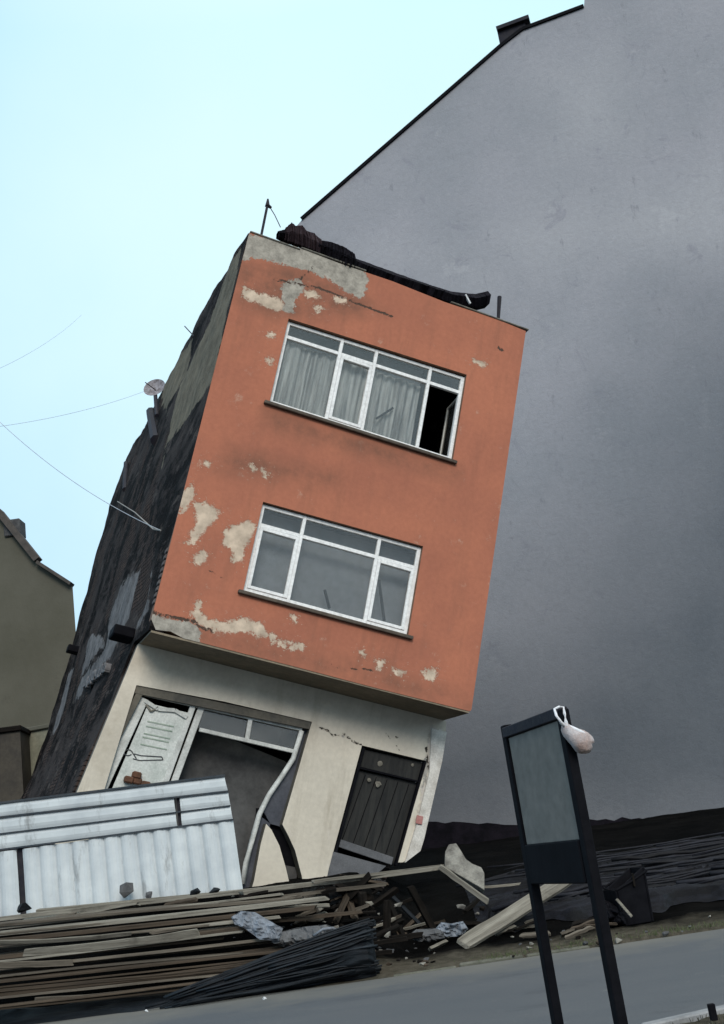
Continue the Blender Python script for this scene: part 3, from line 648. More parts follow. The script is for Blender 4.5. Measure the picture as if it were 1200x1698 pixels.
gf = dict(peel=lambda V: blobs([[(712, 1204), (736, 1210), (722, 1300), (708, 1270)], [(700, 1300), (722, 1300), (700, 1390), (690, 1380)]], 1.)(V),
          bare=lambda V: blobs([[(696, 1262), (712, 1250), (712, 1300), (700, 1310)], [(560, 1222), (570, 1216), (578, 1226)]], 1.)(V) - .02,
          crack=crackf([[(530, 1206), (545, 1212), (553, 1221), (570, 1217), (580, 1226), (600, 1237)], [(638, 1214), (650, 1228), (662, 1244)], [(656, 1222), (664, 1225)], [(706, 1240), (714, 1290)]], 1., [.026, .014, .022, .03]),
          dirt=dirtf([[(220, 1085), (735, 1203), (735, 1215), (480, 1165), (218, 1105)], [(150, 1260), (200, 1150), (215, 1150), (165, 1300)]], 1., .55))
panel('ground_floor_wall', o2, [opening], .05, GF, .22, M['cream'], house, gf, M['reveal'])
# white pilaster on the right corner, split from the wall
P1 = G_([(716, 1208), (741, 1214), (733, 1262), (703, 1392), (697, 1411), (672, 1430), (693, 1360), (712, 1280)], .96)
panel('corner_pilaster', P1, [], .08, lambda p, q, t: (p, .96 + t, q), .12, simple('white_plaster', rgb(.66, .62, .56), rgb(.45, .41, .36), 5), house)
A = fac(694, 1360, .955); MB().box(A[0] - .05, A[0] + .06, .93, .955, A[1] - .06, A[1] + .07).build('painted_tag', M['pink'], house, bevel=.004)
# frame pieces of the smashed shop window
SH = empty('shop_window'); SH.parent = house
def gbar(name, pts, wd, dep=.06, n=1.12, mat='dusty', par=SH):
    mb = MB(); L = [fac(x, y, n) for x, y in pts]
    for p, q in zip(L[:-1], L[1:]): mb.bar((p[0], n, p[1]), (q[0], n, q[1]), wd, dep, up=(0, 1, 0))
    return mb.build(name, M[mat], par, bevel=.006)
gbar('frame_head', [(232, 1150), (500, 1210)], .05)
gbar('frame_jamb', [(238, 1158), (163, 1320), (140, 1380)], .15, .07)
gbar('frame_mullion', [(320, 1170), (262, 1330), (240, 1400)], .085, .07)
gbar('frame_mullion', [(334, 1172), (276, 1330), (254, 1400)], .10, .06, 1.13)
gbar('transom_rail', [(330, 1210), (408, 1228), (486, 1246)], .06, .06)
gbar('transom_mullion', [(415, 1191), (409, 1226)], .07, .05)
bend = [fac(x, y, 1.10) for x, y in ((500, 1212), (494, 1232), (486, 1258), (468, 1286), (446, 1318), (430, 1350), (418, 1392), (408, 1430), (402, 1466))]
mb = MB().tube([(p[0], 1.10, p[1]) for p in bend], .042, 8); mb.build('bent_jamb', M['dusty'], SH, smooth=True)
gpl = lambda name, pts, n, th, mat, par=SH: panel(name, F_(pts, n), [], .2, lambda p, q, t: (p, n + t, q), th, M[mat], par)
gpl('poster_board', [(246, 1166), (312, 1182), (268, 1310), (176, 1330)], 1.10, .012, 'board')
for y in (1196, 1204, 1216, 1222, 1234):
    gbar('printed_line', [(244 - (y - 1196) * .3, y), (288 - (y - 1196) * .3, y + 9)], .022, .006, 1.095, 'greenink')
ring = [(212 + 7 * math.cos(t), 1248 + 5 * math.sin(t)) for t in np.linspace(.6, 5.6, 9)]
gbar('printed_emblem', ring + [(226, 1258)], .016, .006, 1.093, 'ink')
gbar('printed_emblem', [(222, 1250), (234, 1253), (268, 1255), (270, 1260), (232, 1261), (220, 1258)], .016, .006, 1.093, 'ink')
gbar('torn_blind', [(240, 1162), (262, 1176), (290, 1178), (310, 1190)], .06, .03, 1.08, 'dusty')
gbar('torn_blind', [(242, 1168), (250, 1180), (262, 1172)], .03, .03, 1.08, 'palewood')
gpl('transom_pane', [(338, 1178), (410, 1195), (404, 1224), (328, 1207)], 1.12, .006, 'dirtyglass')
gpl('transom_pane', [(418, 1196), (494, 1213), (486, 1242), (412, 1227)], 1.12, .006, 'dirtyglass')
gbar('reveal_strip', [(224, 1143), (514, 1203)], .13, .05, 1.045, 'reveal', house)
gbar('reveal_strip', [(231, 1150), (150, 1310), (120, 1380)], .10, .05, 1.05, 'reveal', house)
gpl('reveal_strip', [(502, 1206), (518, 1196), (470, 1372), (448, 1366), (436, 1344), (462, 1300), (488, 1258)], 1.16, .05, 'bluereveal', house)
gpl('reveal_strip', [(430, 1352), (448, 1366), (424, 1470), (400, 1480), (414, 1408)], 1.165, .05, 'bluereveal', house)
gpl('dark_backing', [(425, 1340), (475, 1340), (510, 1490), (425, 1490)], 1.26, .04, 'black', house)  # black sheet added behind the crack to stand for the dark interior
# inside the shop: partition, dropped ceiling, back wall
panel('fallen_ceiling_board', F_([(322, 1212), (360, 1216), (470, 1262), (520, 1300), (470, 1480), (250, 1400)], 1.7), [], .3, lambda p, q, t: (p, 1.7 + t + .25 * (q + 1), q), .04, M['shoproom'], house)
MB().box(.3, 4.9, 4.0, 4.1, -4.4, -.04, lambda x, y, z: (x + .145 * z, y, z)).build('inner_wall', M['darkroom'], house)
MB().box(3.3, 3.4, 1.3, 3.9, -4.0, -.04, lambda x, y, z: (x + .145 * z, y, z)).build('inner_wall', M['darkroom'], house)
# bricks on the shop sill
mb = MB()
for dx, dz, r in ((0, 0, 0), (.13, .01, .3), (.26, -.02, -.2), (.1, .09, .1)):
    A = fac(206, 1292, 1.0); mb.box(A[0] + dx, A[0] + dx + .14, 1.0 + r * .1, 1.1, A[1] + dz - .04, A[1] + dz + .06)
mb.build('loose_bricks', M['brick'], house, bevel=.02)
# entrance door, lintel strip, threshold rail
dr = empty('door'); dr.parent = house
gpl('transom_panel', [(600, 1242), (705, 1266), (700, 1296), (592, 1270)], 1.1, .04, 'door', dr)
gpl('door_leaf', [(591, 1277), (700, 1300), (652, 1432), (552, 1400)], 1.13, .05, 'door', dr)
gbar('door_rail', [(593, 1273), (701, 1298)], .03, .05, 1.08, 'black', dr)
gbar('door_jamb', [(602, 1240), (548, 1440)], .05, .08, 1.06, 'black', dr)
gbar('door_jamb', [(704, 1264), (656, 1436)], .05, .08, 1.06, 'black', dr)
for k in range(5):
    gbar('door_board', [(606 + 18 * k, 1284 + 4 * k), (566 + 18 * k, 1396 + 6 * k)], .012, .012, 1.122, 'black', dr)
gbar('kick_rail', [(562, 1398), (650, 1428)], .12, .05, 1.09, 'doorlite', dr)
for x, y, r in ((630, 1266, .05), (627, 1300, .055), (612, 1293, .035), (684, 1268, .03)):
    A = fac(x, y, 1.08); mb = MB()
    mb.add([(A[0] + r * math.cos(a) * random.uniform(.7, 1.1), 1.085, A[1] + r * math.sin(a) * random.uniform(.7, 1.1)) for a in np.arange(0, 6.2, .6)] + [(A[0], 1.07, A[1])], [(i, (i + 1) % 11, 11) for i in range(11)])
    mb.build('paper_scrap', M['palewood'], dr)
gpl('door_step', [(552, 1412), (640, 1436), (600, 1470), (536, 1480)], 1.0, .3, 'doorlite', house)

# ================================================================== GREY APARTMENT BUILDING
GP = Vector((-1.2, 36.2, 0)); GY = R_(-15); GD = Vector((math.cos(GY), math.sin(GY), 0)); GN = Vector((-math.sin(GY), math.cos(GY), 0))
block = empty('apartment_block', GP, GY, 'tall blank grey rendered apartment block with sloping roof edge, behind the leaning house', 'building')
def gw(px, py): return _solve(px, py, GD, Vector((0, 0, 1)), GP)
eave = gw(500, 365)
go = [(eave[0] - .25, -1), (eave[0] - .25, eave[1] - .2), eave, gw(830, 78), gw(866, 50), gw(968, 12), gw(972, -40), gw(1100, -90), gw(1300, 20)]
go = [p for p in go] + [(go[-1][0], -1)]
noi = lambda V, s, o: np.array([noise.fractal(Vector((p[0] * s, p[1] * s, o)), 1., 2., 5) for p in V])
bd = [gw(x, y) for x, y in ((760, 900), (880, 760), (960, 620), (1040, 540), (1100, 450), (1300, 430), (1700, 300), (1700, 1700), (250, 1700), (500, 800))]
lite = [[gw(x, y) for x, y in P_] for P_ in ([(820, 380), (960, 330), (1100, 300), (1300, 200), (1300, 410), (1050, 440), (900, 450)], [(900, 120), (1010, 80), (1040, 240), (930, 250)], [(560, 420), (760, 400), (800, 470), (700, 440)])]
fields = dict(shade_stain=lambda V: np.clip(sdist(bd, V) / 8.5 + .16 + .05 * noi(V, .25, 2), 0, 1),  # shade painted into the lower wall colour, with some plaster staining
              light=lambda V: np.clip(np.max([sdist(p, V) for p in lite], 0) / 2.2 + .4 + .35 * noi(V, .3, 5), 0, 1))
m = Mat('grey_render', .92, .15)
c = m.mix(m.remap(m.noise(.22, 6, .6), .35, .65), rgb(.325, .32, .342), rgb(.27, .275, .295))
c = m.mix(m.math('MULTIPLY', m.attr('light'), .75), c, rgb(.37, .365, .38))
sm_ = m.remap(m.noise(.9, 9, .72, dist=.8), .585, .66, 0, .38); c = m.mix(sm_, c, rgb(.21, .205, .24))
c = m.mix(m.remap(m.noise(.45, 9, .72), .60, .64, 0, .25), c, rgb(.45, .44, .45))
c = m.mix(m.math('MULTIPLY', m.attr('shade_stain'), .86), c, m.mix(m.remap(m.noise(.35, 7, .65), .35, .65), rgb(.078, .092, .108), rgb(.104, .117, .132)))
c = m.mix(m.remap(m.noise(1.6, 9, .75, sc=(1.3, 1, .5)), .60, .66, 0, .3), c, rgb(.10, .10, .12))
vor = m.n('ShaderNodeTexVoronoi'); vor.feature = 'DISTANCE_TO_EDGE'; vor.inputs['Scale'].default_value = .22
mp_ = m.n('ShaderNodeMapping'); mp_.inputs['Scale'].default_value = (1, 1, 1.6); m.l(m.tc.outputs['Object'], mp_.inputs['Vector'])
ad_ = m.n('ShaderNodeVectorMath'); ad_.operation = 'ADD'; m.l(mp_.outputs[0], ad_.inputs[0])
nn_ = m.n('ShaderNodeTexNoise'); nn_.inputs['Scale'].default_value = 1.2; nn_.inputs['Detail'].default_value = 8; m.l(m.tc.outputs['Object'], nn_.inputs['Vector']); m.l(nn_.outputs['Color'], ad_.inputs[1])
m.l(ad_.outputs[0], vor.inputs['Vector']); ck = m.remap(vor.outputs['Distance'], .0, .005, .10, 0)
c = m.mix(ck, c, rgb(.09, .09, .10))
hs = m.n('ShaderNodeHueSaturation'); m.l(c, hs.inputs['Color']); m.l(m.remap(m.noise(5, 9, .8), .3, .7, .90, 1.08), hs.inputs['Value'])
m.col(hs.outputs[0]).bump(m.noise(9, 9, .8), .45, .05); M['render'] = m.m
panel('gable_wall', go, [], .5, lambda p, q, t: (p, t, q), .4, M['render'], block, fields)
mb = MB(); Lg = go[2:7]
for p, q in zip(Lg[:3], Lg[1:4]): mb.bar((p[0], .3, p[1] + .03), (q[0], .3, q[1] + .03), .75, .11, up=(0, 0, 1))
mb.build('roof_edge', M['black'], block)
mb = MB(); ii = [go[1]] + [(x, y - .6) for x, y in go[2:]]
n_ = len(ii); mb.add([(p[0], .41, p[1]) for p in ii] + [(p[0], 12, p[1]) for p in ii], [(i, (i + 1) % n_, (i + 1) % n_ + n_, i + n_) for i in range(n_)] + [tuple(range(n_)), tuple(range(n_, 2 * n_))])
mb.build('side_walls', M['render'], block)
a, b, c_, d_ = gw(829, 78), gw(872, 48), gw(872, 30), gw(826, 44)
mb = MB(); mb.add([(x, y, z) for y in (.2, 1.4) for x, z in ((a[0], a[1] - .2), (b[0], b[1] - .2), (b[0], c_[1]), (a[0], d_[1]))], [(0, 1, 2, 3), (4, 5, 6, 7), (0, 1, 5, 4), (1, 2, 6, 5), (2, 3, 7, 6), (3, 0, 4, 7)])
ch = mb.build('chimney', M['metal'], block)
mb = MB(); c1 = gw(822, 45); c2 = gw(876, 25); mb.bar((c1[0], .8, c1[1]), (c2[0], .8, c2[1]), 1.5, .14).build('chimney_cap', M['metal'], ch)
# black bitumen plinth, its upper edge uneven
pl = [gw(600, 1372)] + [(lambda q: (q[0], q[1] + random.uniform(-.06, .06)))(gw(x, 1366 - (x - 600) * .012 - 3 * math.sin(x * .02))) for x in range(640, 1330, 14)]
pl = [(pl[0][0], -1)] + pl + [(pl[-1][0], -1)]
panel('bitumen_plinth', pl, [], .4, lambda p, q, t: (p, -.12 + t, q), .1, M['tar'], block)

# ================================================================== LEFT BUILDING
LY = 35.
lb = empty('end_house', at(60, 1300, LY), 0, 'olive grey blank house wall with sloping roof edge at the left edge', 'building')
lo = lb.location.copy()
def lw(px, py): p = at(px, py, LY); return (p.x - lo.x, p.z - lo.z)
lp = [(lw(0, 850)[0] - 4, -5), (lw(120, 970)[0], -5), lw(120, 970), lw(64, 932), lw(0, 852), (lw(0, 850)[0] - 4, lw(0, 850)[1] + 5.4)]
m = Mat('olive_render', .9, .2); c = m.mix(m.remap(m.noise(.35, 6, .6), .35, .65), rgb(.078, .074, .055), rgb(.108, .102, .08))
c = m.mix(m.remap(m.noise(.8, 6, .65), .6, .72, 0, .6), c, rgb(.06, .055, .045)); m.col(c).bump(m.noise(6, 8, .7), .2, .05); M['olive'] = m.m
panel('gable_wall', lp, [], .6, lambda p, q, t: (p - t * .4, t, q), 9, M['olive'], lb)
mb = MB()
for A, B, wd in (((0, 852), (64, 932), .2), ((64, 936), (120, 972), .1)):
    a, b = lw(*A), lw(*B); mb.bar((a[0], -.05, a[1] + .04), (b[0], -.05, b[1] + .04), .4, wd, up=(0, 0, 1))
mb.build('roof_edge', simple('brown_tiles', rgb(.09, .075, .065), rgb(.05, .045, .04), 4), lb)
a = lw(20, 872); MB().box(a[0] - .25, a[0] + .28, -.1, .5, a[1] - .35, a[1] + .2).build('chimney', M['greyrubble'], lb, bevel=.03)
p0 = at(31, 1212, 32.5)
sh = empty('shed', (p0.x, p0.y, 0), R_(-14), 'small pale rendered shed in front of the olive house, low at the left edge', 'shed')
MB().box(0, 4, 0, 3, 0, p0.z - .08).build('wall', simple('pale_render', rgb(.235, .23, .17), rgb(.15, .15, .11), 1.2), sh)
MB().box(-.12, 4.1, -.1, 3.1, p0.z - .08, p0.z + .04).build('roof', M['olive'], sh, bevel=.02)
p0 = at(0, 1190, 31.)
sh = empty('outhouse', (p0.x - 2, p0.y, 0), R_(6), 'dark brown outhouse half out of the picture beside the pale shed', 'shed')
MB().box(0, 2.45, 0, 1.2, 0, p0.z - .4).build('wall', simple('brown_wall', rgb(.07, .06, .045), rgb(.04, .035, .03), 1.2), sh)
MB().box(-.05, 2.5, -.1, 1.3, p0.z - .39, p0.z - .25).build('roof', M['darkwood'], sh, bevel=.02)

# ================================================================== CORRUGATED FENCE
fe = empty('corrugated_fence', at(200, 1500, 15.2), 0, 'white corrugated metal site fence with horizontal strips on top, behind the timber stack', 'fence')
fo = fe.location.copy()
def fw_(px, py): p = at(px, py, 15.2); return Vector((p.x - fo.x, 0, p.z - fo.z))
# profile helpers: cladding bounded by four corners, ribs along one direction
def clad(TL, TR, BR, BL, nrib, vertical, depth=.035, name='cladding_sheet', y=0, prof=None):
    mb = MB(); nr = nrib * 6; nl = 10
    for i in range(nr + 1):
        s = i / nr; ph = (s * nrib) % 1.0
        if prof == 'step': d = depth * (0 if ph < .06 or ph > .94 else (1 if .2 < ph < .8 else .6))
        else: d = depth * (0 if ph < .10 or ph > .95 else (1 if .2 < ph < .62 else .72))
        for j in range(nl + 1):
            t = j / nl
            a, b = (s, t) if vertical else (t, s)
            P_ = (TL.lerp(TR, a)).lerp(BL.lerp(BR, a), b)
            P_ = P_ + Vector((0, y - d + .012 * noise.noise(Vector((P_.x * 2, P_.z * 2, y))), .006 * noise.noise(Vector((P_.x * 3, 1, P_.z)))))
            mb.v.append(tuple(P_))
    mb.f = [(i * (nl + 1) + j, i * (nl + 1) + j + 1, (i + 1) * (nl + 1) + j + 1, (i + 1) * (nl + 1) + j) for i in range(nr) for j in range(nl)]
    o = mb.build(name, M['clad'], fe)
    sd_ = o.modifiers.new('thick', 'SOLIDIFY'); sd_.thickness = .003
    return o
ext = fw_(0, 1330) - fw_(40, 1325)
L0, L1, L2 = fw_(-60, 1337), fw_(-60, 1416), fw_(-60, 1530)
clad(fw_(-60, 1340), fw_(372, 1287), fw_(378, 1312), fw_(-60, 1362), 1, False, .022, prof='step', y=-.015)
clad(fw_(-60, 1362), fw_(288, 1321), fw_(294, 1370), fw_(-60, 1416), 2, False, .022, prof='step', y=-.008)
clad(fw_(298, 1320), fw_(378, 1312), fw_(386, 1358), fw_(302, 1369), 2, False, .022, prof='step', y=-.009)
clad(fw_(37, 1408), fw_(386, 1358), fw_(403, 1478), fw_(44, 1520), 13, True, .042, y=.0)
clad(fw_(-60, 1420), fw_(27, 1409), fw_(34, 1520), fw_(-60, 1532), 3, True, .042, y=.0)
for A, B, t in (((-60, 1339), (373, 1286), .025), ((-60, 1362), (379, 1312), .02), ((-60, 1390), (382, 1336), .014), ((-60, 1417), (387, 1359), .02)):
    a, b = fw_(*A), fw_(*B); MB().bar(a + Vector((0, -.03, 0)), b + Vector((0, -.03, 0)), .05, t).build('rail', M['cladline'], fe)
for x0, y0, x1, y1 in ((296, 1318, 300, 1372), (32, 1405, 39, 1522), (150, 1345, 158, 1500)):
    a, b = fw_(x0, y0), fw_(x1, y1); MB().bar(a + Vector((0, .05, 0)), b + Vector((0, .05, 0)), .07, .05, up=(0, 1, 0)).build('post', M['metal'], fe)
# spoil banked on the foot of the fence
def chunk(x, y, z, s, mat, seed, flat=.7, name='rubble_chunk'):
    random.seed(seed); bm = bmesh.new()
    for _ in range(14):
        v = Vector((random.gauss(0, 1), random.gauss(0, 1), random.gauss(0, 1))).normalized(); bm.verts.new((v.x * s * random.uniform(.6, 1.2), v.y * s * random.uniform(.5, 1), v.z * s * flat * random.uniform(.5, 1)))
    r = bmesh.ops.convex_hull(bm, input=bm.verts[:]); bmesh.ops.delete(bm, geom=[g for g in r['geom_interior'] if isinstance(g, bmesh.types.BMVert)], context='VERTS')
    me = bpy.data.meshes.new(name); bm.to_mesh(me); bm.free(); me.materials.append(mat)
    o = bpy.data.objects.new(name, me); COL.objects.link(o); o.location = (x, y, z); o.rotation_euler = (random.uniform(-.3, .3), random.uniform(-.3, .3), random.uniform(0, 6)); return o

# ================================================================== TIMBER
def plank(p, q, wd, th, mat, label, group, name='timber_plank', roll=0., sag=.0, up=None):
    p, q = Vector(p), Vector(q); d = (q - p); L = d.length; d.normalize()
    up = up or Vector((0, 0, 1)); r = d.cross(up).normalized(); u = r.cross(d)
    r, u = r * math.cos(roll) + u * math.sin(roll), u * math.cos(roll) - r * math.sin(roll)
    mb = MB(); n = 12; sd0 = random.random() * 99
    for i in range(n + 1):
        t = i / n; s = -sag * 4 * t * (1 - t)
        j1 = .008 * noise.noise(Vector((t * 4, sd0, 0))); tw = .10 * noise.noise(Vector((t * 1.5, sd0, 5)))
        e = 1 - (.15 * random.random() if i in (0, n) else 0)
        c = Vector((t * L, j1 * 2, s + j1))
        for sx, sz in ((-1, -1), (1, -1), (1, 1), (-1, 1)):
            a, b = sx * wd / 2 * e, sz * th / 2 * (1 + .15 * noise.noise(Vector((t * 6, sd0, sx))))
            mb.v.append((c.x + (random.uniform(-.03, .03) if i in (0, n) else 0), c.y + a - tw * b, c.z + b + tw * a))
    mb.f = [(i * 4 + k, i * 4 + (k + 1) % 4, (i + 1) * 4 + (k + 1) % 4, (i + 1) * 4 + k) for i in range(n) for k in range(4)] + [(0, 1, 2, 3), (n * 4, n * 4 + 1, n * 4 + 2, n * 4 + 3)]
    o = mb.build(name, M[mat], None, bevel=.004)
    o.matrix_world = Matrix.Translation(p) @ Matrix((d, -r, u)).transposed().to_4x4()
    return tag(o, label, 'plank', group)
ORD = ['topmost', 'second', 'third', 'fourth', 'fifth', 'sixth', 'seventh', 'eighth', 'ninth', 'tenth', 'eleventh', 'twelfth', 'thirteenth', 'fourteenth', 'fifteenth', 'sixteenth']
GT = 'planks laid in the long timber stack'
random.seed(21)
# front face of the stack: (photo y at x=0, photo x of right end, y there, depth, thickness, material, colour word)
tab = [(1533, 520, 1476, 14.45), (1556, 470, 1507, 14.2), (1586, 420, 1538, 14.0), (1611, 480, 1560, 13.95), (1634, 480, 1584, 13.85), (1656, 470, 1606, 13.75), (1668, 430, 1622, 13.7)]
NR = 24
TEN = ['topmost', 'second', 'third', 'fourth', 'fifth', 'sixth', 'seventh', 'eighth', 'ninth', 'tenth', 'eleventh', 'twelfth', 'thirteenth', 'fourteenth', 'fifteenth', 'sixteenth', 'seventeenth', 'eighteenth', 'nineteenth', 'twentieth', 'twenty-first', 'twenty-second', 'twenty-third', 'lowest']
for i in range(NR):
    y0 = 1533 + (1668 - 1533) * i / (NR - 1)
    k = max(j for j in range(len(tab) - 1) if tab[j][0] <= y0 + .01); f = (y0 - tab[k][0]) / (tab[k + 1][0] - tab[k][0]); a, b = tab[k], tab[k + 1]
    xr, yr, Y = [a[j] + (b[j] - a[j]) * f for j in (1, 2, 3)]
    sh_ = random.uniform(-75, 55); sl_ = (yr - y0) / xr; xr += sh_; yr += sh_ * sl_ + random.uniform(-3, 3)
    Y += random.choice([-.06, -.02, .05, .09])
    mt, cw = random.choices([('palewood', 'pale grey'), ('midwood', 'dull brown'), ('brownwood', 'dark brown')], [3, 2, 1] if i < 9 else [.35, 2.2, 3])[0]
    th = random.choice([.022, .028, .035, .045]); y0 += random.uniform(-4, 4)
    p, q = at(-30, y0 + 4, Y - .12 + random.uniform(-.05, .05)), at(xr, yr, Y); d = (q - p).normalized(); p = q - d * random.uniform(4.9, 5.8)
    plank(p, q, random.uniform(.12, .22), th, mt, f'{cw} plank, {TEN[i]} from the top in the front face of the timber stack' if i < NR - 1 else f'{cw} plank, lowest in the front face of the timber stack', GT, sag=random.uniform(-.03, .05), roll=random.uniform(-.12, .12))
for i, (x0, y0, x1, y1, Y, mt, lab) in enumerate([(-20, 1562, 215, 1548, 13.82, 'palewood', 'pale splintered board slipped out of the stack front, upper left'), (40, 1580, 330, 1546, 13.78, 'palewood', 'narrow pale lath slanting across the stack front'),
        (-20, 1600, 120, 1596, 13.7, 'midwood', 'short brown board end sticking out at the left of the stack'), (150, 1630, 420, 1604, 13.66, 'brownwood', 'dark brown lath bowed out of the lower stack front'), (60, 1660, 300, 1642, 13.6, 'midwood', 'dull lath lying at the foot of the stack front')]):
    plank(at(x0, y0, Y), at(x1, y1, Y + .05), random.uniform(.05, .09), .018, mt, lab, 'loose laths on the front of the timber stack', name='timber_lath', sag=random.uniform(.0, .06), roll=random.uniform(.8, 1.5))
# planks lying behind and across the top
for i, (x0, y0, Y0, x1, y1, Y1, wd, th, lab, mt) in enumerate([
        (-40, 1528, 14.75, 440, 1474, 14.9, .22, .05, 'wide grey plank lying at the back of the stack top, against the metal fence', 'palewood'),
        (60, 1512, 14.9, 560, 1462, 15.0, .16, .05, 'narrow grey plank along the foot of the metal fence', 'palewood'),
        (400, 1482, 14.6, 735, 1438, 15.5, .16, .05, 'long pale plank reaching from the timber stack to the house door', 'palewood'),
        (520, 1462, 14.7, 735, 1436, 15.6, .08, .04, 'thin pale batten lying behind the long plank below the door', 'palewood'),
        (360, 1500, 14.4, 640, 1466, 15.1, .14, .045, 'grey plank with a broken end under the long pale plank', 'midwood'),
        (380, 1514, 14.3, 545, 1500, 14.6, .12, .04, 'short grey plank above the crumpled plastic', 'palewood'),
        (430, 1530, 14.2, 600, 1512, 14.5, .12, .04, 'short reddish brown plank to the right of the crumpled plastic', 'brownwood'),
        (250, 1548, 13.95, 470, 1512, 14.2, .08, .03, 'thin pale strip slanting across the front of the timber stack', 'midwood')]):
    plank(at(x0, y0, Y0), at(x1, y1, Y1), wd, th, mt, lab, 'loose planks around the timber stack')
plank(at(768, 1566, 14.0), at(948, 1452, 15.3), .19, .05, 'palewood', 'wide pale board propped on the bank behind the sign post', 'loose planks in the rubble', up=Vector((.0, -.75, .65)))
plank(at(790, 1472, 15.9), at(862, 1466, 15.9), .05, .03, 'palewood', 'thin white batten stuck out of the dark bank behind the sign', 'loose planks in the rubble')
for i, (x0, y0, x1, y1, Y, s, lab) in enumerate([(600, 1478, 606, 1575, 14.9, .09, 'blackened timber prop upright in the pit, leftmost of four'), (642, 1490, 640, 1578, 14.9, .07, 'blackened timber prop upright in the pit, second from left'),
        (583, 1545, 588, 1580, 14.2, .12, 'short brown timber stub beside the black tarpaulin roll'), (680, 1470, 720, 1545, 15.4, .08, 'blackened timber prop leaning under the broken slab'),
        (610, 1566, 672, 1556, 14.1, .05, 'charred batten lying on the ground between rubble, lower one'), (608, 1582, 650, 1578, 13.9, .05, 'charred batten nearest the road in the rubble'), (648, 1556, 700, 1550, 14.3, .06, 'charred batten lying in front of the grey slab')]):
    plank(at(x0, y0, Y), at(x1, y1, Y + .1), s, s, 'darkwood' if i != 2 else 'brownwood', lab, 'charred timbers in the pit', name='charred_timber')

# ================================================================== SLABS, RUBBLE, TARPAULINS
def slab(name, pts, Y0, dirv, th, mat, label, cat, group=None):
    """plate whose outline is seen at the given photo points; dirv gives how much depth changes per metre to the right and up"""
    c = at(*pts[0], Y0); N_ = Vector((-dirv[0], 1, -dirv[1])).normalized(); P_ = []
    for x, y in pts:
        d = Vector(ray(x, y)); P_.append(Vector(CP) + d * ((c - Vector(CP)).dot(N_) / d.dot(N_)))
    k = len(P_); mb = MB(); mb.add(P_ + [p + N_ * th for p in P_], [tuple(range(k)), tuple(range(k, 2 * k))[::-1]] + [(i, (i + 1) % k, (i + 1) % k + k, i + k) for i in range(k)])
    return tag(mb.build(name, M[mat], None, bevel=.006, loc=min(P_, key=lambda p: p.z)), label, cat, group)
slab('concrete_slab', [(737, 1437), (738, 1412), (744, 1400), (756, 1398), (764, 1410), (772, 1424), (783, 1432), (798, 1438), (803, 1448), (803, 1476), (794, 1470)], 15.5, (.1, .5), .10, 'concrete', 'pale broken concrete slab standing up at the end of the long plank', 'slab')
plank(at(730, 1438, 15.35), at(808, 1494, 15.15), .07, .06, 'palewood', 'pale batten running down from the broken slab', 'loose planks in the rubble')
slab('concrete_block', [(500, 1472), (536, 1470), (530, 1492), (524, 1502), (504, 1492)], 15.0, (0, .1), .16, 'concrete', 'cream wall fragment under the long pale plank', 'rubble', 'large wall fragments')
slab('concrete_block', [(545, 1478), (582, 1470), (580, 1490), (545, 1506)], 15.1, (0, .1), .2, 'greyrubble', 'grey wall fragment under the long pale plank, right of the cream one', 'rubble', 'large wall fragments')
def crumple(name, outline, Y, depth, mat, label, cat, amp=.04, seed=0, group=None, nsub=26, sheet=False):
    """crumpled cushion-like body filling an outline seen in the photo"""
    P0 = at(*outline[0], Y); pl = [(at(x, y, Y).x, at(x, y, Y).z) for x, y in outline]
    xs = [p[0] for p in pl]; zs = [p[1] for p in pl]; st = max(max(xs) - min(xs), max(zs) - min(zs)) / nsub
    def place(p, q, t):
        s = float(sdist(pl, np.array([[p, q]]))[0]); b = min(1, max(0, s) / (st * 5)) ** .5
        j = noise.noise(Vector((p * 7, q * 9, seed))) * amp * 1.3 + (.4 - abs(noise.noise(Vector((p * 12, q * 16, seed)))) * 2.2) * amp + noise.noise(Vector((p * 40, q * 40, seed))) * amp * .3
        return (p, Y + (-1 if t == 0 else 1) * depth * b * .5 + j * (1 if t == 0 else .3) + 2 * (zs and (q - min(zs))) * .25, q)
    o = panel(name, pl, [], st, place, 1, M[mat], None)
    c = Vector((sum(xs) / len(xs), Y, min(zs))); o.data.transform(Matrix.Translation(-c)); o.location = c
    return tag(o, label, cat, group)
crumple('plastic_scrap', [(380, 1522), (395, 1512), (420, 1514), (445, 1528), (468, 1540), (462, 1560), (430, 1558), (400, 1538), (386, 1534)], 13.7, .12, 'plastic', 'crumpled pale blue plastic sheet caught on the timber stack', 'plastic', .05, 3)
crumple('plaster_lump', [(455, 1548), (500, 1538), (540, 1534), (562, 1542), (566, 1556), (520, 1566), (470, 1570), (450, 1562)], 13.8, .25, 'greyrubble', 'grey plaster lump behind the black tarpaulin roll', 'rubble', .07, 6)
mb = MB(); L = [at(x, y, 13.6) for x, y in ((520, 1552), (535, 1541), (552, 1539), (563, 1546), (560, 1556), (540, 1562))]
tag(mb.tube(L, .018, 6).build('wire_loop', M['plastic'], None, smooth=True, loc=L[0]), 'pale bent wire loop above the black tarpaulin roll', 'wire')
crumple('cement_sack', [(676, 1552), (690, 1542), (722, 1540), (735, 1545), (738, 1556), (712, 1562), (690, 1562)], 14.5, .25, 'greyrubble', 'grey flattened cement sack between the charred battens and the board', 'sack', .05, 9)
crumple('torn_paper', [(722, 1540), (732, 1530), (748, 1532), (768, 1528), (776, 1540), (764, 1552), (742, 1554)], 14.6, .15, 'plastic', 'crumpled grey paper at the foot of the wide pale board', 'paper', .09, 12)
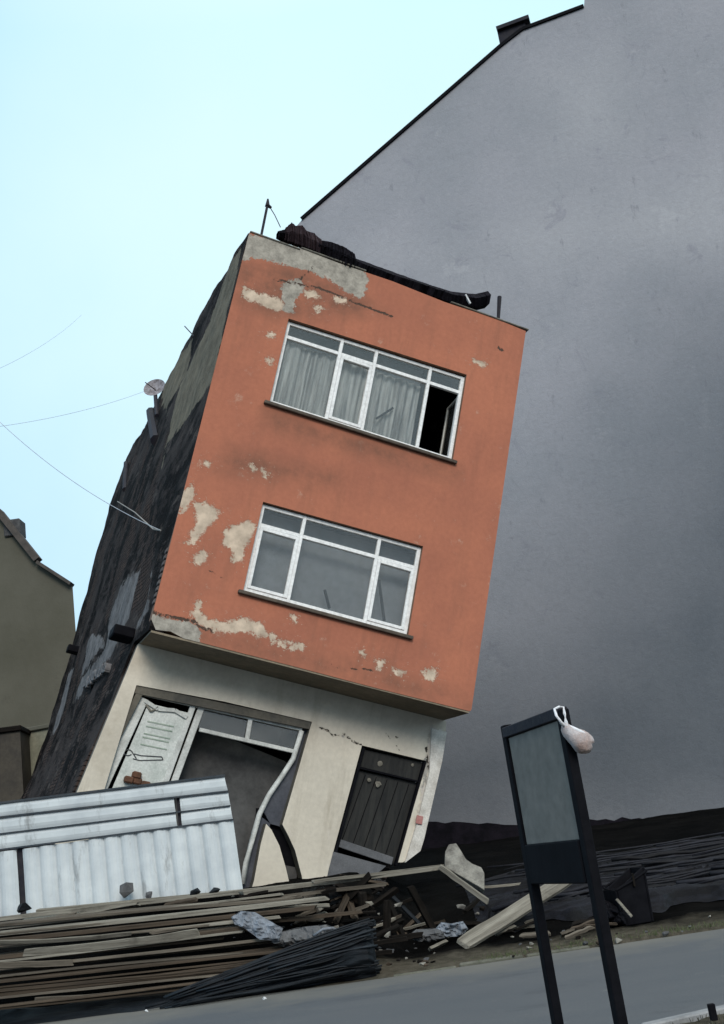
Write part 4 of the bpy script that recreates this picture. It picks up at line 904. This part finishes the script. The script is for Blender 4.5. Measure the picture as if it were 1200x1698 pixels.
# black tarpaulin roll in front of the stack
sec = [(-2.92, 13.22, .02, .02), (-2.6, 13.25, .08, .08), (-2.2, 13.28, .12, .13), (-1.8, 13.32, .17, .17), (-1.4, 13.36, .2, .21), (-1.0, 13.4, .23, .25), (-.75, 13.42, .27, .30), (-.62, 13.42, .27, .29), (-.57, 13.42, .24, .26), (-.555, 13.42, .1, .15)]
mb = MB(); rn = 80
for i in range(141):
    t = i / 140 * (len(sec) - 1); k = min(int(t), len(sec) - 2); f = t - k; a, b = sec[k], sec[k + 1]
    x, y, ry, rz = [a[j] + (b[j] - a[j]) * f for j in range(4)]; ry *= .84; rz *= .84
    for j in range(rn):
        an = 2 * math.pi * j / rn
        r = 1 + .45 * noise.noise(Vector((x * .9, math.cos(an) * 2.2, math.sin(an) * 2.2))) - .42 * abs(noise.noise(Vector((x * .8, math.cos(an) * 4.5, math.sin(an) * 4.5)))) + .05 * noise.noise(Vector((x * 8, math.cos(an) * 7, math.sin(an) * 7))) - .30 * abs(noise.noise(Vector((x * .5, math.cos(an + x * .3) * 9, math.sin(an + x * .3) * 9 + 3))))
        r += .16
        mb.v.append((x, y + ry * 1.15 * r * math.cos(an), max(.012, rz + rz * r * math.sin(an))))
mb.f = [(i * rn + k, i * rn + (k + 1) % rn, (i + 1) * rn + (k + 1) % rn, (i + 1) * rn + k) for i in range(140) for k in range(rn)] + [tuple(range(rn)), tuple(140 * rn + k for k in range(rn))]
tag(mb.build('tarpaulin_roll', M['tarp'], None, smooth=True, loc=(-1.5, 13.3, 0)), 'black tarpaulin wrapped inside the rod bundle at the road edge', 'tarpaulin')
random.seed(44)
for i in range(95):
    an = random.uniform(-.35, 1.25) * math.pi + math.pi * .5 if i % 4 else random.uniform(0, 2 * math.pi)
    xe = random.uniform(-.62, -.50); xs = random.uniform(-2.9, -1.7) if i % 3 else random.uniform(-1.9, -1.1); L = []
    tw = random.uniform(-.35, .35); rr_ = random.uniform(.86, 1.06)
    for t in np.linspace(0, 1, 12):
        x = xs + (xe - xs) * t; tt = (min(x, -.58) + 2.92) / 2.3; ry = .05 + .22 * tt ** .9; rz = .05 + .24 * tt ** .9; cz = rz * 1.0
        a = an + tw * (1 - t); L.append(Vector((x, 13.22 + .2 * tt + ry * 1.1 * rr_ * math.cos(a), max(.014, cz + rz * rr_ * math.sin(a) + .012 * math.sin(t * 7 + i)))))
    tag(MB().tube(L, random.uniform(.008, .014), 5).build('black_rod', M['rod'], None, smooth=True, loc=L[0]), 'thin dark rod in the thick bundle lying at the road edge before the timber stack', 'rod', 'thin rods of the dark bundle at the road edge')
random.seed(45); nb = 0
while nb < 110:
    x = random.uniform(.6, 7.5); y = random.uniform(14.7, 20); L_ = random.uniform(1.5, 4.2); a = random.gauss(.03, .10); zb = random.choice([.05, .09, .13, .17]) + .05; k = random.uniform(-.05, .05)
    L = [Vector((x + L_ * t * math.cos(a), y + L_ * t * math.sin(a), height(x + L_ * t, y + L_ * t * math.sin(a)) + zb + .02 * math.sin(4 * t + nb) + k * t)) for t in np.linspace(-.5, .5, 9)]
    if L[0].x < .55 or L[0].y < 14.5: nb += 1; continue
    tag(MB().tube(L, random.choice([.012, .016, .022, .03]), 6).build('dark_rod', M['rod2'], None, smooth=True, loc=L[0]), 'long dark rod strewn on the tarpaulin covered bank behind the sign', 'rod', 'long dark rods strewn on the bank behind the sign'); nb += 1
for i, (x0, y0, x1, y1, Y) in enumerate([(285, 1668, 560, 1600, 13.1), (300, 1676, 520, 1622, 13.0), (330, 1652, 610, 1575, 13.2), (310, 1660, 590, 1612, 13.02), (360, 1640, 600, 1560, 13.35), (240, 1668, 470, 1612, 13.25)]):
    a, b = at(x0, y0, Y), at(x1, y1, Y + .08); a.z = max(a.z, .03); L = [a.lerp(b, t) + Vector((0, 0, .02 * math.sin(t * 5 + i))) for t in np.linspace(0, 1, 10)]
    tag(MB().tube(L, .014, 6).build('black_rod', M['tarp'], None, smooth=True, loc=a), ['thin black rod lowest along the front of the tarpaulin roll', 'shorter thin black rod on the road side of the roll', 'black rod riding high on the tarpaulin roll', 'black rod along the middle of the roll front', 'black rod on top behind the tarpaulin roll', 'black rod reaching furthest left beside the thin end of the roll'][i], 'rod', 'black rods around the tarpaulin roll')
# black sheeting tucked under the stack
def drape(name, x0, x1, y0, y1, lift, mat, label, seed, amp=.05, nx_=90, ny_=40, fold=(2.0, 9.0), edge=None):
    mb = MB()
    for j in range(ny_ + 1):
        for i in range(nx_ + 1):
            s, t = i / nx_, j / ny_; x = x0 + (x1 - x0) * s; ya = y0(x) if callable(y0) else y0; yb = y1(x) if callable(y1) else y1
            if edge: ya += edge * noise.noise(Vector((x * 2.3, seed, 0)))
            y = ya + (yb - ya) * t
            f = noise.noise(Vector((x * fold[0] * .3, y * fold[1] * .3 + x * .25, seed)))
            f2 = noise.noise(Vector((x * fold[0] * .8, y * fold[1] + x * .35, seed + 4)))
            r = 1.2 - 1.9 * abs(f) - .7 * abs(f2)
            z = height(x, y) + lift + amp * (r * 1.2 - .5) + .02
            if min(s, 1 - s, t, 1 - t) < .02: z = height(x, y) + .006
            mb.v.append((x, y, max(z, height(x, y) + .008)))
    mb.f = [(j * (nx_ + 1) + i, j * (nx_ + 1) + i + 1, (j + 1) * (nx_ + 1) + i + 1, (j + 1) * (nx_ + 1) + i) for j in range(ny_) for i in range(nx_)]
    o = mb.build(name, M[mat], None, smooth=True, loc=((x0 + x1) / 2, 15, 0)); return tag(o, label, 'tarpaulin')
drape('tarpaulin', -6.5, -2.3, lambda x: yedge(x) - .1 - .02 * x, lambda x: yedge(x) + .55, .015, 'tarp', 'black sheet spread flat under the front of the timber stack', 4, .05, 70, 14, edge=.25)
drape('tarpaulin', .75, 8.5, lambda x: 14.75 + .0 * x, lambda x: 19.5 + .1 * x, .03, 'bluetarp', 'dark blue tarpaulin spread in long folds over the bank behind the sign', 11, .16, 170, 100, (.5, 8.0), edge=.35)
# white scraps
for pts, lab in (([(1110, 1516), (1124, 1518), (1150, 1515), (1170, 1514), (1168, 1519), (1130, 1523), (1122, 1530), (1112, 1526)], 'thin white plastic strip on the lower edge of the blue tarpaulin'),
                 ([(1168, 1514), (1178, 1504), (1186, 1503), (1198, 1510), (1200, 1513), (1182, 1514), (1174, 1518)], 'peaked white plastic scrap at the right edge on the blue tarpaulin'),
                 ([(1022, 1464), (1034, 1461), (1044, 1464), (1040, 1473), (1026, 1471)], 'white scrap lying left of the top of the black bin')):
    crumple('white_scrap', pts, 14.55, .05, 'whiteplastic', lab, 'plastic', .03, len(lab), 'white scraps on the bank')
# black bin with junk
b0 = at(1050, 1536, 14.2); b0.z = height(b0.x, b0.y)
bn = empty('black_bin', b0, R_(12), 'battered black plastic bin on the verge to the right of the sign post', 'bin')
def bodyfn(x, y, z): k = 1 + .12 * z / .55; return (x * k + .03 * math.sin(z * 7), y * k, z * (1 + .22 * math.sin(x * 11)))
mb = MB(); mb.box(-.17, .17, -.16, .16, .0, .03)
for a in ((-.19, -.165, -.18, .18), (.165, .19, -.18, .18), (-.164, .164, -.18, -.155), (-.164, .164, .155, .18)): mb.box(a[0], a[1], a[2], a[3], .0, .50, bodyfn)
mb.build('body', M['black'], bn, bevel=.008)
mb = MB(); L = [(-.2, -.2, .4), (.0, -.21, .47), (.21, -.2, .56), (.22, .0, .58), (.2, .2, .56), (0, .2, .5), (-.2, .2, .42), (-.21, 0, .4), (-.2, -.2, .4)]; mb.tube(L, .014, 6).build('rim', M['black'], bn)
def loosebar(a, b, Y, wd, mat, lab, name, cat, Y2=None):
    p, q = at(*a, Y), at(*b, Y2 or Y); return tag(MB().bar(p, q, wd, wd * .6).build(name, M[mat], None, bevel=.004, loc=p), lab, cat)
loosebar((1022, 1491), (1047, 1520), 13.85, .05, 'palewood', 'short pale stick leaning against the front of the black bin', 'wood_stick', 'stick')
loosebar((1048, 1448), (1052, 1470), 14.0, .04, 'darkwood', 'dark stake sticking up from the black bin', 'wood_stick', 'stick')
loosebar((1064, 1450), (1062, 1466), 14.1, .03, 'metal', 'thin metal rod sticking up at the right of the black bin', 'metal_rod', 'rod')
crumple('black_bag', [(985, 1500), (1000, 1490), (1030, 1505), (1040, 1520), (1035, 1536), (1000, 1530), (985, 1520)], 14.0, .3, 'black', 'black refuse bag slumped behind the right sign post', 'bag', .06, 31)
crumple('black_bag', [(1020, 1478), (1048, 1470), (1052, 1490), (1040, 1500), (1022, 1496)], 14.15, .2, 'black', 'small black bag resting on the left rim of the black bin', 'bag', .05, 33)
# rubble chunks: nearer ones are traced, the rest scattered
random.seed(5)
GR = 'rubble chunks strewn between the road and the house'
tr = [(524, 1629, 13.0, .085, 'concrete', 'pale stone on the road edge in front of the black tarpaulin roll'), (438, 1656, 12.9, .035, 'whiteplastic', 'small white pebble on the road left of the pale stone'),
      (243, 1676, 13.1, .03, 'whiteplastic', 'small white pebble beside the thin end of the tarpaulin roll'), (78, 1666, 13.3, .09, 'concrete', 'grey stone under the lower left of the timber stack'),
      (277, 1641, 13.45, .035, 'concrete', 'small grey stone at the foot of the timber stack'), (655, 1590, 13.4, .05, 'concrete', 'round grey stone at the road edge below the pit'),
      (672, 1586, 13.45, .055, 'greyrubble', 'dark grey stone right of the round grey stone'), (686, 1597, 13.3, .03, 'concrete', 'small pale pebble at the road edge below the pit'),
      (660, 1500, 15.0, .06, 'concrete', 'pale lump in the dark pit below the long plank'), (612, 1498, 14.9, .06, 'palewood', 'yellowish lump at the left of the dark pit'),
      (765, 1503, 14.9, .07, 'concrete', 'pale flake on the dark slope under the broken slab'), (645, 1550, 14.4, .07, 'concrete', 'flat grey piece lying left of the charred props'),
      (40, 1505, 14.85, .13, 'tarp', 'black lump on the stack top against the fence foot'), (322, 1480, 14.9, .10, 'tarp', 'black lump at the foot of the fence near its right end'), (355, 1478, 14.9, .09, 'tarp', 'small black lump at the right end of the fence foot'),
      (212, 1476, 15.0, .12, 'greyrubble', 'upright grey shard against the fence'), (245, 1485, 15.0, .08, 'greyrubble', 'small grey shard against the fence, right of the upright one')]
for i, (x, y, Y, s, mt, lab) in enumerate(tr):
    p = at(x, y, Y)
    if Y < 13.6: p = onz(x, y, .02)
    tag(chunk(p.x, p.y, p.z, s, M[mt], 100 + i, 1.1 if 'upright' in lab else .6), lab, 'stone', GR)
random.seed(9); k = 0; spots = []
while k < 150:
    px, py = random.choice([(random.uniform(560, 860), random.uniform(1470, 1600)), (random.uniform(560, 720), random.uniform(1555, 1605)), (random.uniform(380, 620), random.uniform(1480, 1560)), (random.uniform(850, 1200), random.uniform(1520, 1575))])
    Yp = None
    for Y in np.arange(13.0, 17.5, .05):
        p = at(px, py, Y)
        if p.z < height(p.x, p.y): Yp = p; break
    if Yp is None: k += 1; continue
    spots.append((Yp.x, Yp.y)); k += 1
zones = lambda x, y: ('between the sign posts' if x > 1.2 and x < 2.2 else 'near the black bin' if x >= 2.2 else 'in the pit under the long plank' if x > -.6 and y > 14 else 'at the road edge below the pit' if x > -.6 else 'behind the black tarpaulin roll')
for i, (x, y) in enumerate(spots):
    random.seed(300 + i); s = random.choice([.02, .03, .03, .04, .05, .07]); mt = random.choice(['greyrubble', 'greyrubble', 'concrete', 'brownwood', 'darkwood'])
    z_ = height(x, y) + (.03 if x > .75 and y > 14.75 else 0)
    tone = {'greyrubble': 'small dark grey stone', 'concrete': 'small pale stone', 'brownwood': 'small brown fragment', 'darkwood': 'small charred fragment'}[mt]
    tag(chunk(x, y, z_ + s * .2, s, M[mt], 700 + i), f'{tone} on the ground {zones(x, y)}', 'stone', f'{tone}s {zones(x, y)}')

random.seed(77)
def ground_hit(px, py):
    for Y in np.arange(13.0, 17.5, .04):
        p = at(px, py, Y)
        if p.z < height(p.x, p.y): return p
for i in range(46):
    px, py = random.choice([(random.uniform(420, 640), random.uniform(1492, 1552)), (random.uniform(570, 760), random.uniform(1540, 1596)), (random.uniform(820, 1010), random.uniform(1535, 1560)), (random.uniform(560, 700), random.uniform(1480, 1560))])
    p = ground_hit(px, py)
    if p is None: continue
    a = random.gauss(0, .5); L = random.uniform(.15, .6); d = Vector((math.cos(a), math.sin(a), random.uniform(-.1, .25))) * L / 2
    mt = random.choice(['brownwood', 'darkwood', 'darkwood', 'midwood', 'palewood']); cw = {'brownwood': 'brown', 'darkwood': 'charred', 'midwood': 'dull brown', 'palewood': 'grey'}[mt]
    zz = zones(p.x, p.y); c0 = p + Vector((0, 0, .05 + abs(d.z)))
    plank(c0 - d, c0 + d, random.uniform(.03, .11), random.uniform(.015, .04), mt, f'{"long" if L > .38 else "short"} {cw} wood splinter {zz}', f'{"long" if L > .38 else "short"} {cw} splinters {zz}', name='wood_splinter', roll=random.uniform(-.6, .6))
for i in range(26):
    px, py = random.uniform(565, 800), random.uniform(1462, 1560); p = ground_hit(px, py)
    if p is None: continue
    a = random.uniform(0, 3.14); L = random.uniform(.3, .9); d = Vector((math.cos(a), math.sin(a) * .7, random.uniform(.1, .8))).normalized() * L / 2
    mt = random.choice(['darkwood', 'darkwood', 'tarp', 'brownwood']); cw = {'darkwood': 'charred timber', 'tarp': 'black twisted metal strip', 'brownwood': 'sooty brown batten'}[mt]
    ln = 'long' if L > .6 else 'short'; c0 = p + Vector((0, 0, abs(d.z) * .8))
    plank(c0 - d, c0 + d, random.uniform(.04, .12), random.uniform(.03, .08), mt, f'{ln} {cw} jumbled in the dark pit by the house door', f'{ln} {cw}s jumbled in the pit', name='charred_timber', roll=random.uniform(-.8, .8))
# scraps lying on top of the timber stack
for i, (x, y, Y, L, mt, lab) in enumerate([(90, 1522, 14.6, .5, 'midwood', 'short brown offcut on the left of the stack top'), (180, 1508, 14.7, .8, 'palewood', 'grey offcut on the stack top below the upright shard'), (300, 1496, 14.7, .4, 'brownwood', 'small brown offcut on the stack top, middle'),
        (420, 1484, 14.6, .35, 'darkwood', 'blackened offcut on the right of the stack top'), (470, 1492, 14.45, .45, 'midwood', 'brown offcut near the right end of the stack top'), (20, 1556, 14.15, .5, 'darkwood', 'blackened offcut stuck in the stack front at the left edge'),
        (350, 1524, 14.25, .6, 'brownwood', 'brown offcut left of the crumpled plastic sheet'), (540, 1476, 14.8, .25, 'darkwood', 'small charred offcut under the long pale plank')]):
    p = at(x, y, Y); a = random.uniform(-.25, .35); d = Vector((math.cos(a), math.sin(a) * .6, .04)) * L / 2
    plank(p - d, p + d, .09, .035, mt, lab, 'offcuts on the timber stack', name='wood_offcut', roll=random.uniform(-.5, .5))

# ================================================================== SIGN ON TWO POSTS
pL = at(872, 1395, 6.4); pR = at(972, 1392, 5.65)
sg = empty('notice_sign', ((pL.x + pR.x) / 2, (pL.y + pR.y) / 2, .08), math.atan2(pR.y - pL.y, pR.x - pL.x), 'black framed sign with plain grey panel on two thin black posts', 'sign')
hw = math.hypot(pR.x - pL.x, pR.y - pL.y) / 2
zl, zr = at(835, 1203, 6.4).z - .08, at(935, 1176, 5.65).z - .08; zt = (zl + zr) / 2
for sx, zz in ((-1, zl), (1, zr)):
    MB().box(sx * hw - .029, sx * hw + .029, -.024, .024, -.1, zz).build('post', M['black'], sg, bevel=.004)
zb = at(920, 1396, 6.0).z - .08
MB().box(-hw + .037, hw - .037, -.012, .012, zb, zt - .06).build('panel', M['greyboard'], sg, bevel=.002)
MB().box(-hw + .0, hw - .0, -.030, .030, zt - .055, zt - .0, lambda x, y, z: (x, y, z + .0 * x)).build('top_rail', M['metal'], sg, bevel=.004)
MB().box(-hw + .037, hw - .037, -.03, .03, zb - .2, zb).build('lower_panel', M['black'], sg, bevel=.006)
# shopping bag hung on the right post
Yb = 5.58
bg_ = empty('shopping_bag', at(955, 1248, Yb), 0, 'small white plastic bag hung by its handle on the top corner of the sign', 'bag')
bo = bg_.location.copy()
def bw(x, y, dy=0.): return at(x, y, Yb + dy) - bo
mb = MB(); n1, n2 = 26, 20
c = bw(957, 1228)
for j in range(n2 + 1):
    v = j / n2; ph = math.pi * v
    for i in range(n1):
        a = 2 * math.pi * i / n1; rx = .062 * math.sin(ph) ** .75; rz = .062
        # drop shape leaning to the right, gathered at the upper left
        x = rx * math.cos(a) * (1.25 if math.cos(a) > 0 and .2 < v < .6 else 1) - .02 * math.cos(ph); y = rx * .8 * math.sin(a); z = rz * math.cos(ph)
        z += -.10 * x + .03 * math.exp(-((x + .05) / .03) ** 2)
        j_ = .007 * noise.noise(Vector((x * 45, y * 45, z * 45))) + .006 * noise.noise(Vector((x * 110, y * 110, z * 110)))
        mb.v.append((c.x + x * (1 + j_ * 4), c.y + y * (1 + j_ * 4), c.z + z + j_))
mb.f = [(j * n1 + i, j * n1 + (i + 1) % n1, (j + 1) * n1 + (i + 1) % n1, (j + 1) * n1 + i) for j in range(n2) for i in range(n1)]
mb.build('bag_body', M['bag'], bg_, smooth=True)
mb = MB(); hp = [(940, 1208, -.0), (930, 1198, -.05), (922, 1186, -.05), (919, 1176, -.03), (927, 1172, .0), (934, 1173, .02), (936, 1184, -.01), (938, 1196, -.02), (941, 1208, -.01)]
mb.tube([bw(x, y, d) for x, y, d in hp], [.010, .008, .007, .006, .006, .006, .007, .008, .010], 7)
mb.tube([bw(938, 1204, -.02), bw(950, 1208, -.03), (bw(964, 1214, -.03)), bw(976, 1222, -.02), bw(984, 1230, -.01)], [.012, .011, .009, .007, .003], 7)
mb.build('bag_handle', M['baghandle'], bg_, smooth=True)
# short stake on the verge in the lower right corner
p = onz(1184, 1692, .12)
tag(MB().box(-.02, .02, -.02, .02, 0, .09).build('marker_stake', M['black'], None, bevel=.004), 'short black stake in the grass by the near kerb', 'stake').location = p

# ================================================================== OVERHEAD CABLES
M['cable'] = simple('grey_cable', rgb(.42, .47, .52), rgb(.36, .4, .45), 4, bump=0)
def cable(A, B, sag, r, lab):
    L = [A.lerp(B, t) - Vector((0, 0, sag * 4 * t * (1 - t))) for t in np.linspace(0, 1, 24)]
    tag(MB().tube(L, r, 5).build('overhead_cable', M['cable'], None, smooth=True, loc=A), lab, 'cable', 'overhead cables crossing the sky at the left')
cable(at(-60, 636, 18), at(135, 522, 34), .2, .004, 'thin cable rising across the sky at the far left, highest of three')
A_ = house.matrix_world @ Vector((-.14,) + fsd(268, 880, -.12))
cable(at(-60, 640, 20), A_, .3, .006, 'thin cable falling from the upper left to the side wall of the leaning house')
cable(at(-40, 712, 20), house.matrix_world @ Vector((-.1,) + fsd(262, 640, -.1)), .15, .004, 'thin cable running up to the satellite dish on the leaning house')
